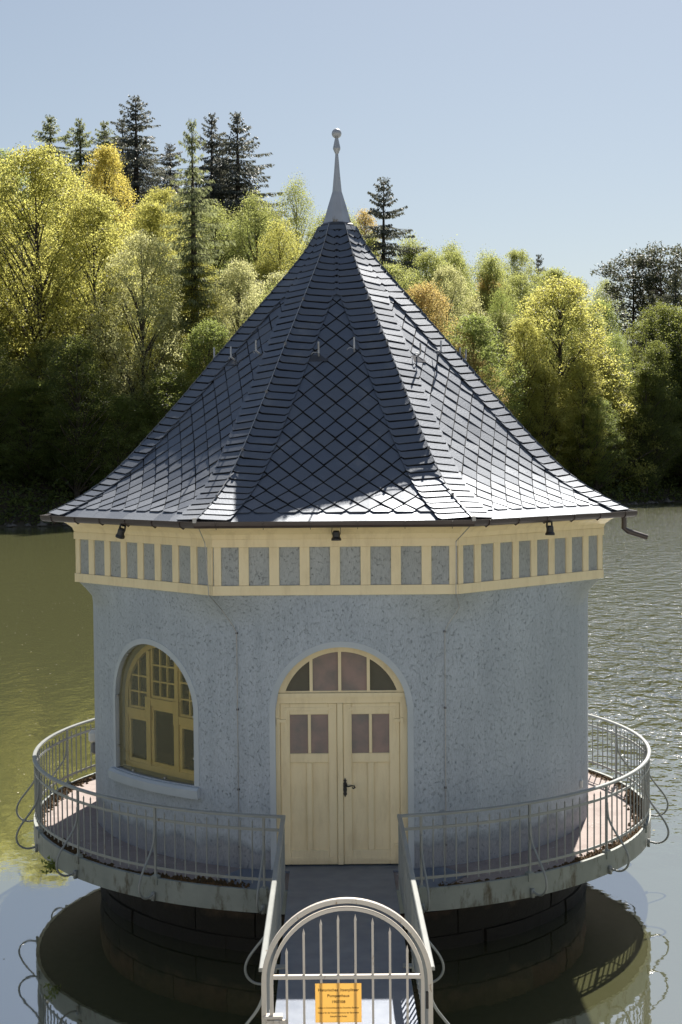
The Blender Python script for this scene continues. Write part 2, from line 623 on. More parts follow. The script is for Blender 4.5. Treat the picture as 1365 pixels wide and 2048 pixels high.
LEAF = {
    'yellow': leaf_mat('leaf_yellow_green', (0.15, 0.15, 0.045), (0.68, 0.665, 0.185), 0.56),
    'gold': leaf_mat('leaf_golden', (0.17, 0.155, 0.04), (0.80, 0.69, 0.17), 0.57),
    'green': leaf_mat('leaf_green', (0.10, 0.12, 0.035), (0.44, 0.52, 0.15), 0.52),
    'pale': leaf_mat('leaf_pale', (0.18, 0.19, 0.10), (0.72, 0.72, 0.34), 0.52),
    'birch': leaf_mat('leaf_birch', (0.12, 0.14, 0.045), (0.54, 0.58, 0.19), 0.52),
    'copper': leaf_mat('leaf_copper', (0.19, 0.14, 0.055), (0.72, 0.56, 0.21), 0.52),
    'dark': leaf_mat('leaf_dark', (0.065, 0.085, 0.026), (0.32, 0.36, 0.09), 0.5),
    'spruce': leaf_mat('needle_spruce', (0.082, 0.094, 0.080), (0.20, 0.21, 0.16), 0.34),  # conifer needles lightened in colour to stand in for distance haze
    'larch': leaf_mat('needle_larch', (0.125, 0.150, 0.085), (0.42, 0.46, 0.22), 0.45),
    'pine': leaf_mat('needle_pine', (0.065, 0.076, 0.050), (0.17, 0.18, 0.10), 0.3),
}


# ------------------------------------------------------------------ mesh helpers
class MB:
    def __init__(self):
        self.v, self.f = [], []

    def add(self, vs, fs):
        o = len(self.v)
        self.v += [tuple(p) for p in vs]
        self.f += [tuple(i + o for i in f) for f in fs]
        return self

    def box(self, x0, x1, y0, y1, z0, z1, M=None):
        vs = [Vector(p) for p in ((x0, y0, z0), (x1, y0, z0), (x1, y1, z0), (x0, y1, z0),
                                  (x0, y0, z1), (x1, y0, z1), (x1, y1, z1), (x0, y1, z1))]
        if M is not None:
            vs = [M @ p for p in vs]
        return self.add(vs, [(3, 2, 1, 0), (4, 5, 6, 7), (0, 1, 5, 4), (1, 2, 6, 5), (2, 3, 7, 6), (3, 0, 4, 7)])

    def prism(self, poly, y0, y1, M=None):
        # poly in (x, z); extruded along y from y0 (front) to y1
        n = len(poly)
        vs = [Vector((p[0], y0, p[1])) for p in poly] + [Vector((p[0], y1, p[1])) for p in poly]
        if M is not None:
            vs = [M @ p for p in vs]
        fs = [tuple(range(n)), tuple(range(2 * n - 1, n - 1, -1))]
        fs += [(i, i + n, (i + 1) % n + n, (i + 1) % n) for i in range(n)]
        return self.add(vs, fs)

    def sweep(self, path, sec, closed=False, up=Vector((0, 0, 1))):
        # sec: 2D (side, up) section; path: points
        P = [Vector(p) for p in path]
        n, k = len(P), len(sec)
        o = len(self.v)
        for i, p in enumerate(P):
            a = P[(i - 1) % n] if (closed or i > 0) else p
            b = P[(i + 1) % n] if (closed or i < n - 1) else p
            d = (b - a).normalized()
            s = d.cross(up)
            if s.length < 1e-4:
                s = Vector((1, 0, 0))
            s.normalize()
            u2 = s.cross(d).normalized()
            # mitre
            sc_ = 1.0
            if (closed or 0 < i < n - 1):
                d1 = (p - a).normalized()
                c = max(0.3, d.dot(d1))
                sc_ = 1 / c
            for (x, z) in sec:
                self.v.append(tuple(p + s * x * sc_ + u2 * z))
        for i in range(n if closed else n - 1):
            a, b = o + i * k, o + ((i + 1) % n) * k
            for j in range(k):
                self.f.append((a + j, a + (j + 1) % k, b + (j + 1) % k, b + j))
        if not closed:
            self.f.append(tuple(o + j for j in range(k - 1, -1, -1)))
            self.f.append(tuple(o + (n - 1) * k + j for j in range(k)))
        return self

    def tube(self, path, r, n=6, closed=False, up=Vector((0, 0, 1))):
        rr = r if isinstance(r, (list, tuple)) else None
        if rr is None:
            sec = [(r * math.cos(2 * PI * j / n), r * math.sin(2 * PI * j / n)) for j in range(n)]
            return self.sweep(path, sec, closed, up)
        P = [Vector(p) for p in path]
        o = len(self.v)
        m = len(P)
        for i, p in enumerate(P):
            d = (P[min(i + 1, m - 1)] - P[max(i - 1, 0)]).normalized()
            s = d.cross(Vector((0.31, 0.95, 0.05)))
            s.normalize()
            u2 = s.cross(d)
            for j in range(n):
                a = 2 * PI * j / n
                self.v.append(tuple(p + (s * math.cos(a) + u2 * math.sin(a)) * rr[i]))
        for i in range(m - 1):
            a, b = o + i * n, o + (i + 1) * n
            for j in range(n):
                self.f.append((a + j, a + (j + 1) % n, b + (j + 1) % n, b + j))
        self.f.append(tuple(o + (m - 1) * n + j for j in range(n)))
        return self

    def lathe(self, prof, n=16, c=(0, 0), a0=0.0, sx=0.0):
        o = len(self.v)
        for (r, z) in prof:
            for j in range(n):
                a = a0 + 2 * PI * j / n
                self.v.append((c[0] + r * math.cos(a), c[1] + r * math.sin(a), z))
        m = len(prof)
        for i in range(m - 1):
            for j in range(n):
                self.f.append((o + i * n + j, o + i * n + (j + 1) % n, o + (i + 1) * n + (j + 1) % n, o + (i + 1) * n + j))
        return self

    def cap(self, idx):
        self.f.append(tuple(idx))
        return self

    def build(self, name, m=None, parent=None, smooth=False, bevel=0.0, merge=False):
        me = bpy.data.meshes.new(name)
        me.from_pydata(self.v, [], self.f)
        if merge or bevel or True:
            bm = bmesh.new()
            bm.from_mesh(me)
            if merge:
                bmesh.ops.remove_doubles(bm, verts=bm.verts, dist=1e-4)
            bmesh.ops.recalc_face_normals(bm, faces=bm.faces)
            if bevel:
                bmesh.ops.bevel(bm, geom=[e for e in bm.edges if e.is_manifold and e.calc_face_angle(0) > 0.6],
                                offset=bevel, segments=1, affect='EDGES', clamp_overlap=True)
            bm.to_mesh(me)
            bm.free()
        return link(name, me, m, parent, smooth)


def link(name, me, m=None, parent=None, smooth=False):
    if m is not None:
        me.materials.append(MATS[m] if isinstance(m, str) else m)
    if smooth:
        me.polygons.foreach_set('use_smooth', [True] * len(me.polygons))
    o = bpy.data.objects.new(name, me)
    COL.objects.link(o)
    if parent is not None:
        o.parent = parent
        o.matrix_parent_inverse = parent.matrix_basis.inverted()
    return o


def copy_of(src, parent, M):
    o = src.copy()
    COL.objects.link(o)
    o.parent = parent
    o.matrix_parent_inverse = parent.matrix_basis.inverted() if parent else Matrix()
    o.matrix_basis = M
    return o


def tag(o, label=None, cat=None, group=None, kind=None):
    for k, v in (('label', label), ('category', cat), ('group', group), ('kind', kind)):
        if v:
            o[k] = v
    return o


def empty(name, loc=(0, 0, 0)):
    o = bpy.data.objects.new(name, None)
    o.empty_display_size = 0.3
    o.location = loc
    COL.objects.link(o)
    return o


def pol(r, th, z):
    # th measured from -Y (towards the camera), positive to +X
    return Vector((r * math.sin(th), -r * math.cos(th), z))


# ------------------------------------------------------------------ setting: terrain, lake
WZ = -1.10


def smooth(a, b, x):
    t = np.clip((x - a) / (b - a), 0, 1)
    return t * t * (3 - 2 * t)


def shore_y(x):
    return np.clip(112 + 0.71 * (x + 30), 72, 250) + 2.5 * np.sin(x * 0.13) + 1.5 * np.sin(x * 0.31 + 1)


def height(x, y):
    x = np.asarray(x, float)
    y = np.asarray(y, float)
    e = (y - shore_y(x)) * 0.84
    sl = 0.46 - 0.28 * smooth(-35, 45, x)
    up = np.where(e > 0, 1.3 * smooth(0, 3, e) + sl * np.maximum(e - 1, 0), np.maximum(e * 0.25, -2.0))
    up = np.where(up > 34, 34 + (up - 34) * 0.15, up)
    up = up + np.where(e > 4, 0.8 * np.sin(x * 0.09 + y * 0.05) + 0.5 * np.sin(x * 0.23 - y * 0.19), 0)
    near = np.clip((-13.0 - y), 0, None)
    nb = np.where(near > 0, np.minimum(near * 0.9, 4.6), -5)
    side = np.clip(np.abs(x) - 130 - 0.2 * np.abs(y), 0, None) * 0.35
    sb = np.where(side > 0, np.minimum(side, 18), -5)
    return WZ + np.maximum(np.maximum(up, nb), sb)


def terrain():
    xs = np.concatenate([np.linspace(-2500, -170, 14), np.linspace(-160, 160, 129), np.linspace(170, 2500, 14)])
    ys = np.concatenate([np.linspace(-2500, -60, 14), np.linspace(-50, 60, 41), np.linspace(62, 330, 109), np.linspace(350, 2500, 14)])
    X, Y = np.meshgrid(xs, ys)
    Z = height(X, Y)
    v = np.stack([X, Y, Z], -1).reshape(-1, 3)
    nx, ny = len(xs), len(ys)
    i = np.arange(nx * ny).reshape(ny, nx)
    f = np.stack([i[:-1, :-1], i[:-1, 1:], i[1:, 1:], i[1:, :-1]], -1).reshape(-1, 4)
    me = bpy.data.meshes.new('terrain')
    me.from_pydata(v.tolist(), [], f.tolist())
    o = link('terrain', me, 'ground', None, True)
    tag(o, 'wooded hillside ground rising behind the lake', None, None, 'structure')


terrain()
wm = MB().add([(-900, -200, WZ), (900, -200, WZ), (900, 500, WZ), (-900, 500, WZ)], [(0, 1, 2, 3)])
tag(wm.build('lake_water', 'water'), 'murky green lake water around the pump house', None, None, 'structure')

path = MB()  # unseen pale strip, added to bounce sunlight onto the shaded walls
nn = 60
for i in range(nn + 1):
    x = -150 + 300 * i / nn
    for y in (-34.0, -19.0):
        path.v.append((x, y, float(height(x, y)) + 0.02))
path.f = [(2 * i, 2 * i + 2, 2 * i + 3, 2 * i + 1) for i in range(nn)]
bank = MB()  # unseen pale slope, added as a reflector for the shaded front
byr = [-12.4, -13.4, -14.4, -15.4, -16.4, -17.4, -18.4, -19.0]
for i in range(nn + 1):
    x = -150 + 300 * i / nn
    for y in byr:
        bank.v.append((x, y, float(height(x, y)) + 0.03))
kb = len(byr)
bank.f = [(i * kb + j, (i + 1) * kb + j, (i + 1) * kb + j + 1, i * kb + j + 1) for i in range(nn) for j in range(kb - 1)]
tag(bank.build('bounce_bank', simple('bounce_stone', (0.36, 0.35, 0.32), (0.27, 0.265, 0.25), 2.5, 0.95, bumpd=0.05, bscale=3)), 'unseen pale embankment added to bounce sunlight onto the pump house', None, None, 'structure')
tag(path.build('bounce_path', simple('bounce_gravel', (0.46, 0.43, 0.38), (0.36, 0.34, 0.30), 30, 0.95)), 'unseen pale path added behind the camera to bounce sunlight', None, None, 'structure')
# ------------------------------------------------------------------ pump house
ROT = -0.0172
OCT = Matrix.Rotation(ROT, 4, 'Z')
HOUSE = tag(empty('pump_house', (0, 0, WZ)), 'round grey rendered pump house with pointed octagonal slate roof standing in the lake', 'pump house')
RW = 3.70           # wall radius
RO = 4.00           # octagon corner radius at the frieze
A225 = R(22.5)

# ---- foundation
b = MB()
b.lathe([(3.60, -2.6), (3.60, -0.2)], 64)
FND = b.build('foundation', 'mortar_and_shade', HOUSE, True)
nst = 26
for ci, (z0, z1) in enumerate(((-0.58, -0.252), (-0.92, -0.592), (-1.28, -0.932))):
    da = 2 * PI / nst
    b = MB()
    k = 5
    g = 0.006
    for i in range(k + 1):
        a = (g / 3.6) + (da - 2 * g / 3.6) * i / k
        bulge = 0.0 if i in (0, k) else 0.016
        for (r, z) in ((3.58, z0), (3.645 + bulge * .4, z0 + 0.004), (3.655 + bulge, (z0 + z1) / 2), (3.645 + bulge * .4, z1 - 0.004), (3.58, z1)):
            b.v.append(tuple(pol(r, a, z)))
    for i in range(k):
        for j in range(4):
            a = i * 5 + j
            b.f.append((a, a + 5, a + 6, a + 1))
    b.f.append((0, 1, 2, 3, 4))
    b.f.append(tuple(k * 5 + j for j in (4, 3, 2, 1, 0)))
    first = None
    for i in range(nst):
        ang = da * (i + 0.5 * (ci % 2)) + 0.05 + rnd.uniform(-.008, .008)
        M = Matrix.Rotation(ang, 4, 'Z') @ Matrix.Scale(1 + rnd.uniform(-.002, .0035), 4)
        if first is None:
            first = b.build('stone_block', 'stone', FND)
            first.matrix_basis = M
        else:
            copy_of(first, FND, M)

# ---- deck
RD = 4.56
b = MB()
n = 96
b.lathe([(RD, -0.20), (RD, 0.0), (0.0, 0.0)], n)
DECK = b.build('deck', 'deck', HOUSE)
b = MB()
b.lathe([(0.0, -0.245), (RD, -0.245), (RD, -0.19)], n)
b.build('deck_underside', 'mortar_and_shade', DECK)  # near-black colour paints the shade below the deck, darkening its reflection
b = MB()
b.lathe([(RD + .004, -0.255), (RD + .05, -0.255), (RD + .05, 0.028), (RD + .004, 0.028), (RD + .004, -0.255)], n)
b.build('edge_beam', 'fascia', DECK)
# steel cover plates either side of the door
for s in (-1, 1):
    pts = [(s * 0.72, -3.66), (s * 0.72, -4.50), (s * 1.20, -4.40), (s * 1.55, -3.90), (s * 1.30, -3.55)]
    b = MB()
    b.v = [(x, y, 0.006) for x, y in pts] + [(x, y, 0.016) for x, y in pts]
    m_ = len(pts)
    b.f = [tuple(range(m_)), tuple(range(2 * m_ - 1, m_ - 1, -1))] + [(i, (i + 1) % m_, (i + 1) % m_ + m_, i + m_) for i in range(m_)]
    b.build('cover_plate', 'plate', DECK)


def moss_strip(parent):
    b = MB()
    rr = random.Random(5)
    for i in range(9000):
        th = rr.uniform(-PI, PI)
        if abs(th) < R(15):
            continue
        dens = 0.5 + 0.5 * math.sin(th * 7 + 1) * math.sin(th * 3.1)
        if rr.random() > 0.35 + 0.65 * dens:
            continue
        wd = 0.10 + 0.24 * dens
        r = RD - 0.005 - abs(rr.gauss(0, 0.5)) * wd * 0.6
        h = rr.uniform(0.010, 0.04) * (0.5 + dens)
        s = rr.uniform(0.02, 0.05)
        c = pol(r, th, 0.0)
        a = rr.uniform(0, PI)
        vs = []
        for j in range(5):
            q = a + j * 2 * PI / 5
            vs.append((c.x + s * math.cos(q), c.y + s * math.sin(q), -0.002))
        vs.append((c.x + rr.uniform(-.01, .01), c.y + rr.uniform(-.01, .01), h))
        b.add(vs, [(j, (j + 1) % 5, 5) for j in range(5)])
    o = b.build('moss', 'moss', parent)
    tag(o, 'rusty brown moss along the deck edge', None, None, 'stuff')


moss_strip(DECK)

# ---- wall with openings
OCT_APO = RO * math.cos(A225)


def oct_r(th):
    # octagon radius in direction th (from -Y), faces centred on multiples of 45 deg
    a = (th - ROT + A225) % (2 * A225) - A225
    return OCT_APO / math.cos(a)


def wall_r(th, z):
    t = min(1.0, max(0.0, (z - 3.12) / (3.53 - 3.12)))
    t = t ** 1.7
    ro = max(RW, oct_r(th))
    return RW + 0.004 + (ro - RW) * t


HW = 0.84


def arch(hw, z0, zs, n=28, zbase=None):
    # outline x,z counter-clockwise starting bottom-right
    pts = [(hw, z0)]
    for i in range(n + 1):
        a = PI * i / n
        pts.append((hw * math.cos(a), zs + hw * math.sin(a)))
    pts.append((-hw, z0))
    return pts


OPEN = [('door', 0.0, 0.0, 2.03), ('win', R(-44.3), 1.0, 1.95), ('win_back_added', R(155), 1.0, 1.95)]  # unseen back opening is added to let light into the room


def wall_shell(rfun, zlo, zhi, flip):
    W = PI * RW
    pts, edges = [], []
    ng = 150
    rows = list(np.linspace(zlo, 3.0, 22)) + list(np.linspace(3.12, zhi, 9))

    def inside(x, z, pad=0.0):
        for (nm, th, z0, zs) in OPEN:
            xx = (x - th * RW + W) % (2 * W) - W
            hw = HW + pad
            if abs(xx) < hw and z > z0 - pad and (z < zs or xx * xx + (z - zs) ** 2 < hw * hw):
                return True
        return False
    for j, z in enumerate(rows):
        for i in range(ng + 1):
            x = -W + 2 * W * i / ng
            if not inside(x, z, 0.03):
                pts.append(Vector((x, z)))
    for (nm, th, z0, zs) in OPEN:
        loop = [(math.asin(max(-1, min(1, x / RW))) * RW, z) for x, z in arch(HW, max(z0, zlo), zs)]
        # densify the straight sides
        full = []
        for i, p in enumerate(loop):
            q = loop[(i + 1) % len(loop)]
            d = math.hypot(q[0] - p[0], q[1] - p[1])
            k = max(1, int(d / 0.14))
            for s in range(k):
                full.append((p[0] + (q[0] - p[0]) * s / k, p[1] + (q[1] - p[1]) * s / k))
        o = len(pts)
        for p in full:
            pts.append(Vector((p[0] + th * RW, p[1])))
        m_ = len(full)
        edges += [(o + i, o + (i + 1) % m_) for i in range(m_)]
    V, E_, F, *_ = delaunay_2d_cdt(pts, edges, [], 0, 1e-5)
    b = MB()
    for p in V:
        th = p.x / RW
        b.v.append(tuple(pol(rfun(th, p.y), th, p.y)))
    for f in F:
        c = sum((V[i] for i in f), Vector((0, 0))) / len(f)
        if inside(c.x, c.y, -0.002):
            continue
        b.f.append(tuple(reversed(f)) if flip else tuple(f))
    return b


o = wall_shell(wall_r, 0.0, 3.53, False).build('wall', 'stucco', HOUSE, True)
wall_shell(lambda t, z: 3.36, 0.0, 3.52, True).build('inner_wall', 'inside', HOUSE, True)
b = MB()
b.lathe([(0.0, 3.50), (3.5, 3.50)], 48)
b.build('ceiling', 'inside', HOUSE)


def opening_trim(th, z0, zs, yin, closed_bottom):
    """smooth plaster band round the arch plus the reveal going inwards"""
    M = Matrix.Rotation(th, 4, 'Z')
    b = MB()
    inn = arch(HW, z0, zs, 36)
    out = arch(HW + 0.075, z0, zs, 36)
    k = len(inn)

    def onwall(x, z, dr):
        r = RW + dr
        return Vector((x, -math.sqrt(r * r - x * x), z))
    A = [onwall(x, z, 0.012) for x, z in inn]
    B = [onwall(x, z, 0.012) for x, z in out]
    C = [onwall(x, z, -0.02) for x, z in out]
    D_ = [Vector((x, yin, z)) for x, z in inn]
    for lst in (C, B, A, D_):
        b.v += [tuple(M @ p) for p in lst]
    for r_ in range(3):
        for i in range(k - 1):
            b.f.append((r_ * k + i, r_ * k + i + 1, (r_ + 1) * k + i + 1, (r_ + 1) * k + i))
    return b, M


b, M = opening_trim(0, 0.0, 2.03, -3.40, False)
b.build('door_surround', 'smooth', HOUSE, False)

# ---- door
YD = -3.50
XC = -0.018
b = MB()
# frame: jambs, header, arch ring
b.box(-0.845, -0.785, YD - 0.02, YD + 0.08, 0.03, 2.13)
b.box(0.745, 0.845, YD - 0.02, YD + 0.08, 0.03, 2.13)
b.box(-0.845, 0.845, YD - 0.02, YD + 0.08, 2.13, 2.205)
b.box(-0.86, 0.86, YD - 0.05, YD + 0.08, 2.207, 2.262)
ring = []
n = 32
for i in range(n + 1):
    ring.append(PI * i / n)
zc, ro_, ri_ = 2.03, 0.85, 0.755
o0 = len(b.v)
a_lo = math.asin((2.264 - zc) / ro_)
a_li = math.asin((2.264 - zc) / ri_)
for i in range(n + 1):
    ao = a_lo + (PI - 2 * a_lo) * i / n
    ai = a_li + (PI - 2 * a_li) * i / n
    for y in (YD - 0.015, YD + 0.08):
        b.v.append((ro_ * math.cos(ao), y, zc + ro_ * math.sin(ao)))
        b.v.append((ri_ * math.cos(ai), y, zc + ri_ * math.sin(ai)))
for i in range(n):
    q = o0 + i * 4
    r_ = q + 4
    b.f += [(q, q + 1, r_ + 1, r_), (q + 2, r_ + 2, r_ + 3, q + 3), (q + 1, q + 3, r_ + 3, r_ + 1), (q, r_, r_ + 2, q + 2)]
for x in (-0.383, -0.018, 0.347):
    zt = zc + math.sqrt(0.76 ** 2 - x * x)
    b.box(x - 0.02, x + 0.02, YD - 0.008, YD + 0.06, 2.264, zt)
b.box(-0.75, 0.75, YD - 0.004, YD + 0.05, 2.264, 2.285)
FRAME = b.build('door_frame', 'cream', HOUSE)
xs = [-0.75, -0.383, -0.018, 0.347, 0.75]
for i in range(4):
    x0, x1 = xs[i], xs[i + 1]
    top = []
    for j in range(9):
        x = x0 + (x1 - x0) * j / 8
        top.append((x, max(2.27, zc + math.sqrt(max(0, 0.757 ** 2 - x * x)))))
    poly = [(x1, 2.27), (x0, 2.27)] + top
    pb = MB().prism(poly[::-1], YD + 0.02, YD + 0.028)
    pb.build('pane', 'glass_dark_view' if i in (0, 3) else 'glass_pink_view', FRAME)


def door_leaf(x0, x1, panes, panels, hinge_left):
    b = MB()
    yf, yb = YD, YD + 0.05
    zb_, zt_ = 0.045, 2.125
    (a0, a1), (a2, a3) = panes
    (c0, c1), (c2, c3) = panels
    b.box(x0, a0, yf, yb, zb_, zt_)
    b.box(a3, x1, yf, yb, zb_, zt_)
    b.box(a0, a3, yf, yb, 1.98, zt_)
    b.box(a0, a3, yf, yb, 1.36, 1.48)
    b.box(a0, a3, yf, yb, zb_, 0.23)
    b.box(a1, a2, yf + .001, yb, 1.48, 1.98)
    b.box(c1, c2, yf, yb, 0.23, 1.36)
    leaf = b.build('door_leaf', 'cream', HOUSE, False, 0.007)
    for (p, q) in panes:
        MB().box(p - .004, q + .004, yf + 0.022, yf + 0.03, 1.476, 1.984).build('pane', 'glass_pink_view', leaf)
    for (p, q) in ((a0, c1), (c2, a3)):
        MB().box(p - .004, q + .004, yf + 0.028, yf + 0.04, 0.226, 1.364).build('panel', 'cream', leaf)
    # strap hinges
    s = 1 if hinge_left else -1
    xe = x0 if hinge_left else x1
    for top in (True, False):
        h = MB()
        xa, xb = sorted((xe + s * 0.05, xe + s * 0.66))
        zh = 2.055 if top else 0.115
        h.box(xa, xb, yf - 0.009, yf + .001, zh - 0.022, zh + 0.022)
        xa, xb = sorted((xe + s * 0.62, xe + s * 0.675))
        h.box(xa, xb, yf - 0.010, yf + .001, zh - 0.036, zh + 0.036)
        if top:
            xa, xb = sorted((xe + s * 0.052, xe + s * 0.094))
            h.box(xa, xb, yf - 0.0095, yf + .001, 1.75, zh - 0.02)
            xa, xb = sorted((xe + s * 0.042, xe + s * 0.104))
            h.box(xa, xb, yf - 0.0105, yf + .001, 1.72, 1.765)
        zk = 1.905 if top else 0.30
        xa, xb = sorted((xe - s * 0.035, xe + s * 0.075))
        h.box(xa, xb, yf - 0.034, yf - 0.002, zk - 0.02, zk + 0.02)
        xa, xb = sorted((xe - s * 0.045, xe - s * 0.01))
        h.box(xa, xb, yf - 0.045, yf - 0.002, zk - 0.05, zk + 0.035)
        for k in range(4):
            xk = xe + s * (0.075 + 0.19 * k)
            h.add([(xk + .011 * math.cos(a), yf - .011, zh + .011 * math.sin(a)) for a in [j * PI / 3 for j in range(6)]] + [(xk, yf - .019, zh)],
                  [(j, (j + 1) % 6, 6) for j in range(6)])
        h.build('hinge', 'cream', leaf, False, 0.002)
    return leaf


LF = door_leaf(-0.783, -0.058, ((-0.66, -0.43), (-0.39, -0.17)), ((-0.66, -0.45), (-0.38, -0.17)), True)
RF = door_leaf(0.018, 0.743, ((0.13, 0.35), (0.39, 0.61)), ((0.13, 0.33), (0.41, 0.61)), False)
b = MB().box(-0.056, 0.016, YD - 0.022, YD + 0.05, 0.045, 2.128)
b.build('cover_strip', 'cream', RF, False, 0.006)
# ornate handle on the cover strip / right leaf
hb = MB()
hx, hz, hy = 0.040, 1.04, YD
prof = [(0, 0.125), (0.012, 0.10), (0.022, 0.092), (0.010, 0.075), (0.024, 0.055), (0.028, 0.03), (0.020, 0.0), (0.024, -0.03), (0.016, -0.06), (0.024, -0.085), (0.012, -0.10), (0, -0.125)]
poly = [(hx + x, hz + z) for x, z in prof] + [(hx - x, hz + z) for x, z in prof[::-1][1:-1]]
hb.prism(poly, hy - 0.012, hy)
path = [(hx, hy - .01, hz + .03), (hx, hy - .05, hz + .03), (hx + .04, hy - .06, hz + .025), (hx + .08, hy - .06, hz + .035), (hx + .115, hy - .06, hz + .03),
        (hx + .125, hy - .06, hz + .012), (hx + .105, hy - .06, hz + .0), (hx + .088, hy - .06, hz + .012)]
hb.tube(path, 0.009, 6, up=Vector((0, 1, 0.1)))
hb.build('handle', 'black', RF)
MB().box(-0.84, 0.84, -3.72, -3.42, 0.002, 0.03).build('threshold', 'plate', HOUSE)

# ---- arched windows
def window(th, detailed=True):
    M = Matrix.Rotation(th, 4, 'Z')
    z0, zs = 1.0, 1.95
    b, _ = opening_trim(th, z0, zs, -3.36, True)
    b.build('window_surround', 'smooth', HOUSE)
    # curved sill
    b = MB()
    k = 14
    for i in range(k + 1):
        x = -0.93 + 1.86 * i / k
        a = math.asin(x / RW)
        for (r, z) in ((RW - 0.03, 0.855), (RW + 0.085, 0.845), (RW + 0.09, 0.955), (RW + 0.05, 0.985), (RW - 0.4, 1.004)):
            b.v.append(tuple(M @ pol(r, a, z)))
    for i in range(k):
        for j in range(4):
            p = i * 5 + j
            b.f.append((p, p + 5, p + 6, p + 1))
    b.f.append((0, 1, 2, 3, 4))
    b.f.append(tuple(k * 5 + j for j in (4, 3, 2, 1, 0)))
    b.build('window_sill', 'smooth', HOUSE)
    y = -3.42
    # outer frame
    b = MB()
    out, inn = arch(HW + .01, z0, zs, 32), arch(HW - 0.07, z0 + .08, zs, 32)
    kk = len(out)
    o0 = len(b.v)
    for (p, q) in zip(out, inn):
        for yy in (y - 0.03, y + 0.06):
            b.v.append(tuple(M @ Vector((p[0], yy, p[1]))))
            b.v.append(tuple(M @ Vector((q[0], yy, q[1]))))
    for i in range(kk):
        q_, r_ = o0 + i * 4, o0 + ((i + 1) % kk) * 4
        b.f += [(q_, q_ + 1, r_ + 1, r_), (q_ + 1, q_ + 3, r_ + 3, r_ + 1), (q_ + 2, r_ + 2, r_ + 3, q_ + 3)]

    def topz(x, r=HW - 0.065):
        return zs + math.sqrt(max(0, r * r - x * x))
    for x in (-0.30, 0.30):      # mullions
        b.box(x - 0.035, x + 0.035, y - 0.04, y + 0.05, z0 + 0.06, topz(abs(x) + .03), M)
        b.box(x - 0.055, x + 0.055, y - 0.055, y + 0.0, 1.70, 2.02, M)
    b.box(-0.265, 0.265, y - 0.045, y + 0.05, 1.90, 2.00, M)
    b.box(-0.265, 0.265, y - 0.060, y - 0.02, 1.985, 2.01, M)
    for s in (-1, 1):
        x0, x1 = sorted((s * 0.335, s * 0.775))
        b.box(x0, x1, y - 0.045, y + 0.05, 1.72, 1.82, M)
        b.box(x0, x1, y - 0.06, y - 0.02, 1.805, 1.83, M)
    F = b.build('window', 'cream_dark', HOUSE)
    # sashes with glazing bars, panes one by one
    def sash(x0, x1, za, zb_fun, nx, rows, fw):
        s = MB()
        s.box(x0, x0 + fw, y - 0.015, y + 0.035, za, zb_fun(x0 + fw / 2) + 0.01, M)
        s.box(x1 - fw, x1, y - 0.015, y + 0.035, za, zb_fun(x1 - fw / 2) + 0.01, M)
        s.box(x0 + fw, x1 - fw, y - 0.015, y + 0.035, za, za + fw, M)
        zt = max(zb_fun(x0 + fw), zb_fun(x1 - fw), zb_fun((x0 + x1) / 2))
        flat = rows is None
        if flat:
            s.box(x0 + fw, x1 - fw, y - 0.015, y + 0.035, zt - fw, zt, M)
        gx = [x0 + fw + (x1 - x0 - 2 * fw) * i / nx for i in range(nx + 1)]
        gz = [za + fw] + ([] if flat else list(rows)) + [zt - fw if flat else zt]
        for x in gx[1:-1]:
            s.box(x - 0.011, x + 0.011, y - 0.012, y + 0.03, za + fw, zb_fun(x), M)
        for z in gz[1:-1]:
            xa, xb = gx[0], gx[-1]
            lim = math.sqrt(max(0, (HW - .065) ** 2 - max(0, z - zs) ** 2))
            xa, xb = max(xa, -lim), min(xb, lim)
            if xb > xa:
                s.box(xa, xb, y - 0.0105, y + 0.028, z - 0.011, z + 0.011, M)
        so = s.build('sash', 'cream_dark', F)
        for i in range(nx):
            for j in range(len(gz) - 1):
                xa, xb = gx[i], gx[i + 1]
                za_, zb_ = gz[j], gz[j + 1]
                if flat:
                    poly = [(xa, za_), (xb, za_), (xb, zb_), (xa, zb_)]
                else:
                    tops = [(xa + (xb - xa) * q / 4, min(zb_ if j < len(gz) - 2 else 9, topz(xa + (xb - xa) * q / 4, HW - .06))) for q in range(5)]
                    if max(t_[1] for t_ in tops) <= za_ + 0.01:
                        continue
                    poly = [(xa, za_), (xb, za_)] + [(x, max(z, za_ + .001)) for x, z in tops[::-1]]
                MB().prism(poly, y + 0.012, y + 0.016, M).build('pane', 'glass', F)
    sash(-0.265, 0.265, 2.01, lambda x: topz(x), 3, (2.24, 2.46), 0.035)
    sash(-0.265, 0.265, z0 + 0.08, lambda x: 1.90, 1, None, 0.055)
    for s in (-1, 1):
        x0, x1 = sorted((s * 0.335, s * 0.755))
        sash(x0, x1, 1.83, lambda x: topz(x), 2, (2.06, 2.28), 0.03)
        x0, x1 = sorted((s * 0.335, s * 0.77))
        sash(x0, x1, z0 + 0.08, lambda x: 1.72, 1, None, 0.05)
    # outer curved acrylic sheet
    b = MB()
    nx, nz = 16, 14
    rows = []
    for i in range(nx + 1):
        x = -(HW - .006) + 2 * (HW - .006) * i / nx
        zt = zs + math.sqrt(max(0, (HW - .006) ** 2 - x * x))
        a = math.asin(x / RW)
        for j in range(nz + 1):
            b.v.append(tuple(M @ pol(RW - 0.045, a, z0 + .012 + (zt - z0 - .012) * j / nz)))
    for i in range(nx):
        for j in range(nz):
            p = i * (nz + 1) + j
            b.f.append((p, p + nz + 1, p + nz + 2, p + 1))
    sh = b.build('protective_sheet', 'acrylic', F, True)
